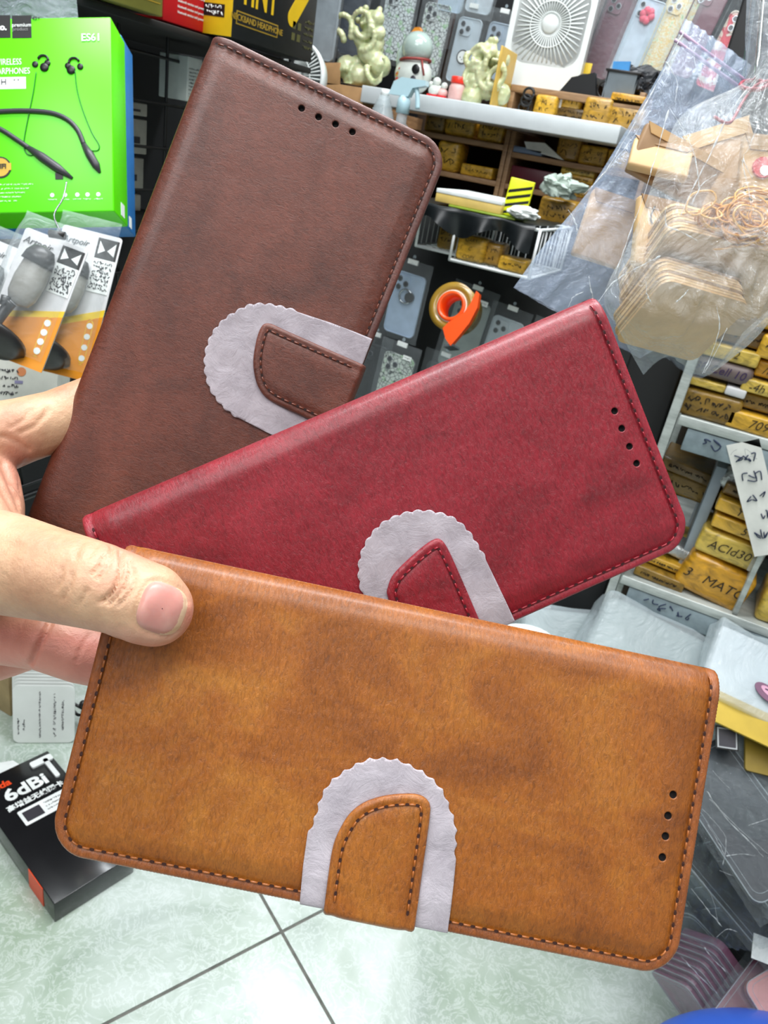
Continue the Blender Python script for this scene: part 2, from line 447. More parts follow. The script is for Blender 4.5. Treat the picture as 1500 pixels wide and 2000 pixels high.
    def paper(s, spec, convex, label):
        left, arc, right = spec
        A = catmull([s.l(x, y, .001) for x, y in arc], 8)
        A = resample(A, .00025); n = len(A); amp = .00075; out = []
        nper = max(4, round(n * .00025 / .0036))
        for i, p in enumerate(A):
            t = (A[min(i + 1, n - 1)] - A[max(i - 1, 0)]).normalized(); w = Vector((t.y, -t.x))
            cen = s.l(*arc[len(arc) // 2]); mid = (A[0] + A[-1]) / 2
            if w.dot(p - mid) < 0: w = -w
            q = abs(math.sin(PI * nper * i / n)); out.append(p + w * amp * ((q - .7) if convex else (.3 - q)))
        L = [s.l(x, y, .001) for x, y in left]; R = [s.l(x, y, .001) for x, y in right]
        out = L + out + R
        def top(u, v, q):
            e = max(0, v - (s.W - .0075)) / .0075
            return .0011 - .0008 * min(1, e) + .00018 + .00022 * noise.noise(Vector((u * 160, v * 160, 3))) * (1 if e < .8 else .3) + .0001
        s.flat(out, .0007, (TISSUE, TISSUE), 'tissue_slip', top, lambda u, v: top(u, v, 0) - .00012, None, .00002, label=label, cat='tissue paper', group='tissue slips under the case straps').matrix_world = s.mx
def w3(v, sc): return [c * sc for c in v]
Case('tan', (-.0691, .0082, .1956), (.977, .212, .027), (-.208, .973, -.102), .165, .080,
     [(1313, 1551), (1303, 1592), (1298, 1632), (1292, 1673)],
     [(631, 1790), (639, 1726), (649, 1661), (663, 1623), (685, 1589), (714, 1568), (752, 1556), (790, 1552), (819, 1554), (836, 1565), (841, 1584), (834, 1642), (824, 1714), (810, 1816)],
     ([(584, 1777), (592, 1690)], [(603, 1623), (614, 1594), (627, 1553), (646, 1524), (682, 1498), (723, 1480), (769, 1481), (800, 1492), (836, 1512), (864, 1541), (879, 1575), (890, 1608), (892, 1642), (890, 1675)], [(884, 1740), (874, 1829)]),
     False, 'tan leather wallet phone case gripped under the thumb, frontmost of the fan', 'grey tissue slip under the strap of the tan case')
s_ = 1.0
Case('red', (-.0880, .0018, .2118), (.916, -.399, .033), (.394, .914, .099), .165, .080,
     [(1199, 803), (1213, 837), (1228, 872), (1242, 905)],
     [(808, 1303), (775, 1225), (757, 1165), (758, 1148), (768, 1124), (797, 1094), (827, 1068), (845, 1056), (858, 1053), (871, 1065), (891, 1106), (935, 1207), (948, 1238)],
     ([(765, 1322), (722, 1205)], [(706, 1159), (700, 1132), (700, 1100), (709, 1068), (727, 1039), (750, 1018), (786, 1002), (821, 996), (856, 1000), (888, 1012), (915, 1036), (934, 1065), (950, 1091)], [(973, 1144), (1009, 1219)]),
     True, 'red leather wallet phone case fanned out between the tan and brown ones', 'grey tissue slip under the strap of the red case')
q_ = 1.06
Case('brown', w3((-.0519, -.1452, .2228), q_), (-.378, .925, .045), (.917, .367, .155), .165 * q_, .080 * q_,
     [(589, 213), (622, 230), (655, 244), (688, 259)],
     [(721, 717), (650, 686), (560, 646), (524, 631), (508, 642), (497, 682), (495, 719), (505, 757), (529, 783), (593, 814), (640, 836), (665, 848)],
     ([(728, 662), (647, 631)], [(580, 606), (545, 597), (519, 593), (487, 595), (452, 613), (431, 629), (413, 653), (401, 685), (399, 719), (405, 749), (417, 773), (437, 797), (465, 818)], [(524, 846), (600, 884), (645, 903)]),
     True, 'dark brown leather wallet phone case standing upright behind the red one', 'grey tissue slip under the strap of the brown case')
# ------------------------------------------------------------------ hand
k = NT('skin'); n1 = k.noise(45, 5, .6); n2 = k.noise(420, 5, .65)
c = k.ramp(n1, [(.3, lin((176, 130, 102))), (.5, lin((200, 158, 126))), (.72, lin((214, 178, 144)))])
c = k.mix(.35, c, k.ramp(n2, [(.3, (.82, .76, .72, 1)), (.7, (1.1, 1.08, 1.05, 1))]), 'MULTIPLY')
att = k.add('ShaderNodeAttribute'); att.attribute_name = 'pink'
c = k.mix(att.outputs['Fac'], c, lin((214, 134, 122)))
k.set(Base_Color=c, Roughness=.48, Subsurface_Weight=.16, Subsurface_Scale=.0022, Subsurface_Radius=(1, .35, .2), Specular_IOR_Level=.45)
b = k.bump(n2, .4, .0005); b = k.bump(k.noise(130, 4, .6, k.mapping((1.4, 1, 1), (0, .3, .8)), 2), .22, .0012, b)
v = k.add('ShaderNodeTexVoronoi'); v.inputs['Scale'].default_value = 1100; v.feature = 'DISTANCE_TO_EDGE'; k.link(k.tc.outputs['Object'], v.inputs['Vector'])
k.bump(v.outputs[0], .2, .0003, b); SKIN = k.m
k = NT('nail')
k.set(Base_Color=k.ramp(k.noise(120, 3), [(.35, lin((200, 138, 128))), (.65, lin((216, 166, 152)))]), Roughness=.42, Coat_Weight=.15, Coat_Roughness=.35, Subsurface_Weight=.3, Subsurface_Scale=.002)
NAIL = k.m
def capsules(chains):
    bm = bmesh.new()
    for ch in chains:
        pts = [(at(x, y, d), r) for x, y, d, r in ch]
        for i, (p, r) in enumerate(pts):
            g = bmesh.ops.create_icosphere(bm, subdivisions=3, radius=r)['verts']; bmesh.ops.translate(bm, vec=p, verts=g)
            if i:
                q, r0 = pts[i - 1]; n = max(2, int((p - q).length / (.25 * min(r, r0))))
                for j in range(1, n):
                    t = j / n; g = bmesh.ops.create_icosphere(bm, subdivisions=3, radius=r0 + (r - r0) * t)['verts']
                    bmesh.ops.translate(bm, vec=q + (p - q) * t, verts=g)
    return bm
def remesh(bm, vox, smooth=6, mat_=None, name='m'):
    me = bpy.data.meshes.new(name); bm.to_mesh(me); bm.free()
    o = bpy.data.objects.new(name, me); COL.objects.link(o)
    m = o.modifiers.new('r', 'REMESH'); m.mode = 'VOXEL'; m.voxel_size = vox
    m = o.modifiers.new('s', 'SMOOTH'); m.iterations = smooth; m.factor = .5
    me2 = bpy.data.meshes.new_from_object(o.evaluated_get(bpy.context.evaluated_depsgraph_get()))
    bpy.data.objects.remove(o); bpy.data.meshes.remove(me)
    me2.name = name; me2.materials.clear()
    if mat_: me2.materials.append(mat_)
    for p in me2.polygons: p.use_smooth = True
    return me2
thumb = [(-190, 1075, .205, .0165), (-90, 1085, .198, .0150), (10, 1100, .190, .0133), (100, 1122, .1845, .0118), (185, 1143, .1815, .0109), (235, 1158, .1812, .0103), (285, 1178, .1812, .0102), (303, 1189, .1815, .0093)]
pad = [(255, 1172, .183, .0098), (298, 1190, .183, .0090)]
chains = [thumb, pad,
  # index finger: knuckle at the left, running up behind the brown case
  [(-140, 905, .235, .0150), (-50, 868, .238, .0125), (40, 842, .243, .0108), (110, 822, .250, .0103), (230, 770, .262, .0098), (360, 730, .266, .0088), (440, 715, .266, .0075)],
  # palm and the web between thumb and index finger
  [(-150, 905, .232, .0170), (-90, 960, .228, .0160), (-60, 1010, .222, .0150), (-60, 1070, .212, .0145)],
  [(-15, 905, .236, .0062), (-10, 945, .233, .0075), (-12, 990, .228, .0088), (-25, 1040, .214, .0100)],
  [(-150, 905, .24, .017), (-190, 1075, .225, .020), (-190, 1250, .235, .019)],
  [(-90, 960, .236, .0170), (-100, 1080, .236, .0175), (-130, 1200, .238, .0165)],
  # middle finger across the back of the tan case
  [(-130, 1170, .232, .0150), (-50, 1215, .226, .0116), (50, 1235, .2215, .0106), (95, 1246, .2185, .0098)],
  [(100, 1250, .2165, .0096), (160, 1272, .2160, .0093), (240, 1292, .2178, .0088), (330, 1310, .2225, .0078)],
  # ring and little finger hidden behind it
  [(-140, 1190, .245, .0130), (-40, 1130, .256, .0105), (80, 1120, .262, .0096), (220, 1130, .262, .0088), (330, 1140, .2600, .0076)],
  [(-150, 1220, .252, .0120), (-40, 1290, .262, .0092), (20, 1275, .262, .0084), (150, 1230, .256, .0078), (220, 1215, .2540, .0068)],
  # wrist and forearm leaving the frame
  [(-190, 1075, .225, .023), (-330, 1090, .235, .026), (-560, 1150, .245, .028), (-900, 1260, .265, .033)],
  [(-190, 1200, .235, .022), (-330, 1180, .245, .026), (-560, 1200, .255, .028), (-900, 1300, .275, .033)]]
me = remesh(capsules(chains), .00075, 10, SKIN, 'hand')
N = len(me.vertices); co = np.empty(N * 3, 'f'); me.vertices.foreach_get('co', co); co = co.reshape(-1, 3)
nr = np.empty(N * 3, 'f'); me.vertices.foreach_get('normal', nr); nr = nr.reshape(-1, 3)
Mw = np.array(C2W)   # columns: camera axes
cc = (co - np.array(CAM)) @ Mw; px = 750 + F * cc[:, 0] / cc[:, 2]; py = 1000 + F * cc[:, 1] / cc[:, 2]
facing = (nr @ np.array(CZ)) < .15
disp = np.zeros(N)
def crease(pts, depth_, width, zmax=.2, zmin=0):
    P = [np.array(p) for p in catmull([Vector(p) for p in pts], 5)]
    d = np.full(N, 1e9); Q = np.stack([px, py], 1)
    for a, b in zip(P, P[1:]):
        a = np.array(a); b = np.array(b); ab = b - a
        t = np.clip(((Q - a) @ ab) / (ab @ ab), 0, 1); d = np.minimum(d, np.hypot(*(Q - a - t[:, None] * ab).T))
    m = facing & (cc[:, 2] < zmax) & (cc[:, 2] > zmin)
    disp[m] -= depth_ * np.exp(-(d[m] / width) ** 2)
for (p, dd, ww) in [
    ([(236, 1078), (238, 1100), (232, 1130), (218, 1158), (196, 1176)], .0005, 5),
    ([(218, 1068), (216, 1090), (206, 1112), (190, 1130)], .0003, 4),
    ([(252, 1092), (254, 1118), (240, 1150), (212, 1180)], .0004, 4.5),
    ([(205, 1085), (196, 1105), (180, 1120)], .0003, 4), ([(190, 1062), (180, 1075), (172, 1090)], .00022, 4),
    ([(262, 1110), (262, 1135), (252, 1160), (230, 1182)], .00028, 4),
    ([(120, 1110), (118, 1130), (110, 1150)], .00015, 5), ([(160, 1058), (150, 1075), (148, 1092)], .0002, 4),
    ([(140, 1120), (135, 1145), (122, 1170)], .0002, 5), ([(170, 1150), (160, 1170), (150, 1185)], .0002, 4)]:
    crease(p, dd * 3.2, ww * .7)
crease([(104, 1196), (92, 1225), (74, 1262), (58, 1296)], .0016, 6, .23, .195)
crease([(150, 1290), (160, 1262), (176, 1240)], .0004, 4, .23, .195)
crease([(55, 878), (30, 862), (5, 852)], .0006, 6, .26, .2)
crease([(52, 900), (40, 935), (46, 975)], .0004, 5, .26, .2); crease([(5, 905), (22, 950), (44, 1000)], .0007, 6, .26, .2); crease([(-5, 930), (8, 965), (30, 1003)], .0005, 5, .26, .2)
crease([(95, 800), (70, 830), (40, 845)], .0004, 5, .26, .2); crease([(60, 800), (45, 822), (20, 835)], .0003, 4, .26, .2)
# nail bed groove round the nail
NC = Vector((317, 1189)); nd = Vector((.94, .34)).normalized(); nw = Vector((-nd.y, nd.x))
def nailp(a, s=1):
    ca, sa = math.cos(a), math.sin(a); e = 2 / 3.1
    q = NC + nd * (46 * s * math.copysign(abs(ca) ** e, ca)) + nw * (49 * s * math.copysign(abs(sa) ** e, sa) * (1 - .08 * ca)); return q
crease([nailp(a, 1.05) for a in np.linspace(.5, 2 * PI - .5, 14)], .0006, 5)
co2 = co + nr * disp[:, None]
me.vertices.foreach_set('co', co2.reshape(-1).astype('f'))
at_ = me.attributes.new('pink', 'FLOAT', 'POINT')
lo = np.clip((py - 1195 - (px - 100) * .12) / 50, 0, 1) * .75 + .7 * np.exp(-(((px - 372) / 34) ** 2 + ((py - 1205) / 50) ** 2)) + .5 * np.exp(-(((px - 30) / 45) ** 2 + ((py - 930) / 80) ** 2)) + .35 * np.exp(-(((px - 235) / 60) ** 2 + ((py - 1100) / 60) ** 2))
at_.data.foreach_set('value', np.clip(lo, 0, .85).astype('f')); me.update()
hand = bpy.data.objects.new('hand', me); COL.objects.link(hand); hand.parent = None
tag(hand, 'bare left hand pinching the three leather phone cases, thumb across the tan one', 'hand')
bvh = BVHTree.FromPolygons([Vector(c) for c in co2], [tuple(p.vertices) for p in me.polygons])
mb = MB(); rows = []
for q in np.linspace(.02, 1, 34):
    row = []
    for a in np.linspace(0, 2 * PI, 97):
        p = nailp(a, q); r = ray(p.x, p.y); hit = bvh.ray_cast(CAM, r.normalized(), 1)
        hp, hn = hit[0], hit[1]
        row.append(hp - r.normalized() * (.00075 * (1 - q ** 6) + .00012))
    rows.append(row)
mb.grid(rows, NAIL)
NE = mat('nail_free_edge', (226, 196, 164), .35, var=.05, sc=200)
mb.bm.faces.ensure_lookup_table(); fi = 0
for i in range(33):
    for j in range(96):
        a = 2 * PI * (j + .5) / 96
        if (i + .5) / 33 > .80 + .22 * (1 - math.cos(a)) and math.cos(a) > 0: mb._fin([mb.bm.faces[fi]], NE, True)
        fi += 1
mb.bm.faces.ensure_lookup_table()
# pale free edge of the nail
mb.obj('thumbnail', hand)
# ------------------------------------------------------------------ room shell
def zof(px, py, Y): return onY(px, py, Y).z
k = NT('marble_tiles')
m_ = k.noise(5, 8, .65, None, 1.2); g_ = k.noise(2.2, 5, .6, None, .4); e_ = k.noise(34, 6, .65, None, 2.0)
c = k.ramp(m_, [(.3, lin((158, 172, 162))), (.5, lin((196, 208, 200))), (.7, lin((218, 226, 222)))])
c = k.mix(k.ramp(g_, [(.47, (0, 0, 0, 1)), (.64, (.7, .7, .7, 1))]), c, lin((138, 160, 130)))
c = k.mix(k.ramp(e_, [(.46, (0, 0, 0, 1)), (.5, (.35, .35, .35, 1)), (.54, (0, 0, 0, 1))]), c, lin((240, 246, 246)))
k.set(Base_Color=c, Roughness=.22, Specular_IOR_Level=.5); k.bump(e_, .12, .001); TILE = k.m
GROUT = mat('grout', (104, 104, 98), .9, var=.3, sc=60)
O = onZ(550, 1820); th = math.radians(-28); U = Vector((math.cos(th), math.sin(th), 0)); V = Vector((math.sin(th), -math.cos(th), 0))
mb = MB(); mb.box(-2.4, 2.2, -2.2, 3.0, -.06, -.0015, GROUT)
T = .6; gw = .0022
Rm = Matrix((U, -V, Vector((0, 0, 1)))).transposed().to_4x4()
for i in range(-4, 4):
    for j in range(-6, 4):
        mb.box(i * T + gw, (i + 1) * T - gw, j * T + gw, (j + 1) * T - gw, -.02, 0, TILE, mx=Matrix.Translation((O.x, O.y, 0)) @ Rm)
mb.obj('floor', kind='structure')
WL, WB = -1.5, 2.3
PL = -1.0
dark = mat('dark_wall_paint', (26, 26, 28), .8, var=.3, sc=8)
k = NT('wall_paint'); k.set(Base_Color=k.ramp(k.noise(6, 4), [(.3, lin((150, 156, 160))), (.7, lin((178, 182, 184)))]), Roughness=.8); PAINT = k.m
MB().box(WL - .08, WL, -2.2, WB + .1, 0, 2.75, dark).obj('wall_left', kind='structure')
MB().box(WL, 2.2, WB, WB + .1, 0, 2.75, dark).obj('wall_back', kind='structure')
MB().box(1.6, 1.68, -2.2, WB, 0, 2.75, PAINT).obj('wall_right', kind='structure')
MB().box(WL - .08, 2.2, -2.2, WB + .1, 2.75, 2.8, mat('ceiling_white', (226, 228, 228), .85)).obj('ceiling', kind='structure')
# ------------------------------------------------------------------ left side: wire grid, boxes, blister packs
BLK = mat('black_powder_coat', (14, 14, 15), .45); WIRE = mat('white_wire', (226, 230, 230), .35)
GX = -.80
mb = MB()
for i in range(12): mb.tube([(GX, .2 + .055 * i * 1.6, .45), (GX, .2 + .055 * i * 1.6, 1.55)], .0022, BLK, 6)
for j in range(21): mb.tube([(GX + .004, .18, .45 + .055 * j), (GX + .004, 1.20, .45 + .055 * j)], .0022, BLK, 6)
for y in (.18, 1.20): mb.tube([(GX, y, .43), (GX, y, 1.57)], .005, BLK, 8)
for z in (.43, 1.57): mb.tube([(GX, .18, z), (GX, 1.20, z)], .005, BLK, 8)
g = mb.obj('wire_grid_rack'); tag(g, 'black wire grid rack along the dark wall behind the green box', 'rack')
def pbox(name, label, cat, mx, w, h, d, m, deco=None, group=None, r=.0012, side=None):
    """printed carton: front face at local z=0, bottom at y=0, centred in x"""
    t = thing(name, label, cat, mx, group)
    mb = MB(); mb.box(-w / 2, w / 2, 0, h, -d, 0, m, r); mb.obj('carton', t)
    if deco:
        q = MB(); deco(q, w, h); q.obj('printing', t)
    return t
BK = mat('print_black', (18, 18, 18), .4); WH = mat('print_white', (238, 242, 240), .4); GOLD = mat('print_gold', (196, 160, 60), .3, .3)
GREEN = mat('neon_green_carton', (96, 236, 4), .34, var=.03); BLUE = mat('blue_carton', (36, 116, 186), .4, var=.1, sc=60)
GR2 = mat('grey_print', (58, 56, 62), .4); DG = mat('dark_green_print', (10, 110, 30), .4)
d0 = .68; s0 = d0 / F
def gp(x, y): return ((x - 75) * s0, (415 - y) * s0)     # photo position on the green front
def deco_green(q, w, h):
    def bx(x0, y0, x1, y1, m, z=.0003):
        a, b = gp(x0, y0), gp(x1, y1); q.box(a[0], b[0], b[1], a[1], 0, z, m)
    bx(-42, 29, 27, 73, BK); bx(30, 30, 68, 74, BK); bx(-60, 150, 55, 173, WH)
    a = gp(20, 53); q.text('hoco.', 17 * s0, WH, *a, .0005, align='RIGHT', bold=.0003)
    a = gp(49, 49); q.text('premium', 10.5 * s0, WH, *a, .0005); a = gp(46, 57); q.text('product', 9.5 * s0, mat('print_grey', (130, 130, 130), .5), *a, .0005)
    a = gp(77, 37); q.text('45+', 10 * s0, BK, *a, .0005, shear=.2)
    a = gp(184, 76); q.text('ES61', 20 * s0, WH, *a, .0005, bold=.00015)
    a = gp(48, 121); q.text('WIRELESS', 17 * s0, WH, *a, .0005, align='RIGHT', sx=.74); a = gp(64, 139); q.text('EARPHONES', 17 * s0, WH, *a, .0005, align='RIGHT', sx=.74)
    a = gp(18, 160); q.text('60 H', 16 * s0, GR2, *a, .0006, align='RIGHT'); a = gp(37, 156); q.text('+ +', 9 * s0, mat('print_grey', (130, 130, 130), .5), *a, .0006)
    def line(P, r, m): q.tube([Vector((*gp(*p), .0008)) for p in catmull([Vector(p) for p in P], 6)], r, m, 6)
    line([(76, 142), (70, 180), (60, 225), (50, 275), (52, 296), (62, 304), (74, 300)], .0005, DG)
    line([(152, 140), (155, 175), (165, 215), (182, 260), (196, 285), (194, 296), (182, 297)], .0005, DG)
    line([(-20, 220), (10, 217), (60, 217), (105, 222), (135, 235), (155, 256), (167, 285)], .0024, GR2)
    line([(-30, 238), (5, 252), (35, 272), (60, 290)], .0024, GR2)
    for P, R_ in (([(167, 285), (178, 305), (190, 326), (197, 340)], [.0026, .0040, .0038, .0012]), ([(60, 290), (85, 308), (115, 330), (143, 350)], [.0026, .0044, .0042, .0014])):
        pts = [Vector((*gp(*p), .0008)) for p in P]; q.tube(pts, R_, GR2, 10)
    for cx, cy, s_ in ((88, 126, 1), (148, 132, -1)):
        for dx, dy, r in ((-14 * s_, 0, .0030), (4 * s_, 6, .0042), (10 * s_, -2, .0030)):
            q.ball((*gp(cx + dx, cy + dy), .0005), r, BK, (1, 1, .4), 12, 8)
        q.tube([Vector((*gp(cx + math.cos(a) * 10 * s_ + 2, cy - 8 - math.sin(a) * 9), .0008)) for a in np.linspace(-.3, 2.9, 10)], .0011, BK, 6)
    q.prism(circ(*gp(3, 326), 21 * s0), 0, .0006, BK); q.prism(circ(*gp(3, 326), 18 * s0), 0, .0008, GOLD); q.box(gp(-20, 0)[0], gp(24, 0)[0], gp(0, 332)[1], gp(0, 318)[1], 0, .0009, GOLD)
    a = gp(4, 325); q.text('HIFI', 13 * s0, BK, *a, .0011, bold=.0002)
    a = gp(118, 345); q.box(a[0] - .004, a[0] + .003, a[1] - .003, a[1] + .003, 0, .0005, BK)
    for i, x in enumerate((103, 128, 152, 172, 193)):
        a = gp(x, 382); q.prism(circ(a[0], a[1], .0020, 7), 0, .0006, WH); scribble(q, a[0] - .004, a[0] + .004, a[1] - .0042, .0012, WH, .0005, i, t=.00018)
    for i in range(5): scribble(q, *[gp(x, 0)[0] for x in (-40, 66 - 8 * i)], gp(0, 360 + i * 8)[1], .0014, WH, .0005, i, t=.00018)
t = pbox('earphone_box', 'neon green earphone carton hung on the wire grid in front of a blue one', 'box', frame(at(75, 415, d0), FC, 1.0), 295 * s0, 380 * s0, .038, GREEN, deco_green)
q = MB(); q.box(.0025, .0115, .004, .016, 0, .0004, WH); q.obj('sticker', t, Matrix.Translation((147.6 * s0, 0, -.016)) @ Matrix.Rotation(PI / 2, 4, 'Y'))
d1 = .735; s1 = d1 / F
t = pbox('earphone_box', 'blue earphone carton hanging behind the neon green one', 'box', frame(at(95, 441, d1), FC, 1.0), 296 * s1, 372 * s1, .034, BLUE, None)
q = MB(); q.box(.0015, .0085, .003, .014, 0, .0004, WH); q.obj('sticker', t, Matrix.Translation((148.1 * s1, 0, -.012)) @ Matrix.Rotation(PI / 2, 4, 'Y'))
# hooks carrying them
q = MB()
for (x, y, dd) in ((60, -60, .70), (90, -40, .76)):
    a = at(x, y, dd); q.tube([a, Vector((GX, a.y + .02, a.z + .02))], .003, BLK, 6)
tag(q.obj('display_hook'), 'black steel hook above the green and blue cartons', 'hook')
# wall shelf with the product cartons at the top left
SZ = H + .083
# (board is dark and thin)
def box_L(name, label, cat, px0, py, px1, X, h, d, m, deco=None, **kw):
    a, b = onX(px0, py, X), onX(px1, py, X); z = SZ + .003
    return pbox(name, label, cat, frame(Vector((X, (a.y + b.y) / 2, z)), FL), abs(b.y - a.y), h, d, m, deco, **kw)
MB().box(PL - .02, PL, .05, 1.22, 0, 1.9, dark).obj('back_panel', label='black panel behind the wire grid rack', cat='panel')
MB().box(PL + .002, -.735, .62, 1.16, SZ - .008, SZ, mat('dark_shelf', (30, 29, 28), .6), .001).obj('shelf_board', label='thin dark wall shelf carrying the olive, red and black cartons', cat='shelf')
YEL = mat('yellow_carton', (232, 190, 30), .4, var=.08); BLC = mat('black_carton', (34, 36, 36), .35, var=.2, sc=50)
def deco_tint(q, w, h):
    q.text('TINT', .060, YEL, -w * .22, .059, .0004, sx=.62, bold=.0010)
    q.box(-w * .46, w * .02, .016, .031, 0, .0004, GOLD); q.box(-w * .45, w * .01, .0175, .0295, 0, .0006, BLC)
    q.text('NECKBAND HEADPHONE', .0100, GOLD, -w * .22, .0235, .0008, bold=.0001)
    q.prism([(w * .24 + .011 * math.cos(a) + (.022 if math.cos(a - .9) > 0 else -.010), .056 + .011 * math.sin(a) + (.03 if math.cos(a - .9) > 0 else -.010)) for a in np.linspace(0, 2 * PI, 30, endpoint=False)], 0, .0005, YEL)
    for i in range(4): q.box(w * (.2 + .07 * (i % 2)), w * (.24 + .07 * (i % 2)), .020 + .014 * (i // 2), .029 + .014 * (i // 2), 0, .0005, mat('olive_print', (92, 90, 50), .5))
    for i in range(5): scribble(q, w * .36, w * .48, .016 + i * .008, .004, mat('olive_print', (92, 90, 50), .5), .0004, i, t=.0004)
t = box_L('product_box', 'black carton printed TINT in yellow, rightmost on the dark wall shelf', 'box', 452, 62, 614, -.70, .17, .05, BLC, deco_tint)
a, b = onX(452, 62, -.70), onX(614, 62, -.70); W_ = abs(b.y - a.y)
q = MB(); q.box(-.050, 0, .0, .17, 0, .0008, YEL, .0002); q.box(-.046, -.012, .020, .034, 0, .0012, BK); scribble(q, -.042, -.016, .030, .005, WH, .0014, 2, t=.0005); scribble(q, -.040, -.014, .024, .005, WH, .0014, 3, t=.0005)
q.box(-.037, -.017, .052, .15, 0, .0011, mat('print_grey', (130, 130, 130), .5))
q.obj('end_panel', t, Matrix.Translation((-W_ / 2, 0, 0)) @ Matrix.Rotation(-PI / 2, 4, 'Y') @ Matrix.Translation((0, 0, 0)), label='yellow end panel of the black carton')
RED = mat('red_carton', (214, 26, 34), .42, var=.06)
def deco_red(q, w, h):
    q.text('wireless', .019, WH, .0, .050, .0004, bold=.0004); q.text('stereo headset', .0085, WH, .0, .037, .0004)
    for i in range(3): q.text('bluetooth version and power', .0042, WH, -.01, .026 - i * .006, .0004)
box_L('product_box', 'red carton with white lettering beside the black and yellow one', 'box', 318, 48, 440, -.745, .16, .05, RED, deco_red)
OLV = mat('olive_gold_carton', (150, 146, 72), .3, .25, var=.3, sc=14)
t = box_L('product_box', 'olive gold foil carton at the top edge, leftmost on the dark wall shelf', 'box', 178, 14, 318, -.72, .15, .05, OLV, lambda q, w, h: (q.box(-w * .46, w * .46, .012, .013, 0, .0004, GOLD)))
# pale folded cartons stacked behind the grid
TAN_ = mat('pale_carton', (172, 168, 158), .6, var=.15, sc=40)
for i, (px, y0, y1, wx) in enumerate(((265, 200, 225, 20), (264, 232, 300, 24), (258, 308, 372, 22), (253, 380, 412, 18))):
    a = onX(px, y1, -.93); b = onX(px, y0, -.93)
    t = pbox('storage_carton', 'pale narrow carton behind the wire grid, %s' % ('topmost of four', 'second from the top', 'third from the top', 'lowest of four')[i], 'box', frame(a, FL), .05, b.z - a.z, .06, TAN_, lambda q, w, h: q.box(-w * .2, w * .2, h * .3, h * .5, 0, .0004, GR2), 'pale cartons behind the grid')
a0_ = onX(253, 412, -.93); MB().box(PL + .001, -.925, a0_.y - .05, a0_.y + .05, a0_.z - .006, a0_.z - .0002, BLK).obj('shelf_board', label='small black ledge under the pale narrow cartons', cat='shelf')
a = onX(378, 200, -.78); q_h = onX(378, 112, -.78).z - a.z
pbox('storage_carton', 'white carton with small print at the upper edge of the brown case', 'box', frame(a, FL), .030, q_h, .05, mat('white_carton', (206, 212, 208), .5), lambda q, w, h: [scribble(q, -w * .4, w * .4, h * (.1 + .08 * i), .0022, GR2, .0004, i, t=.0002) for i in range(9)])
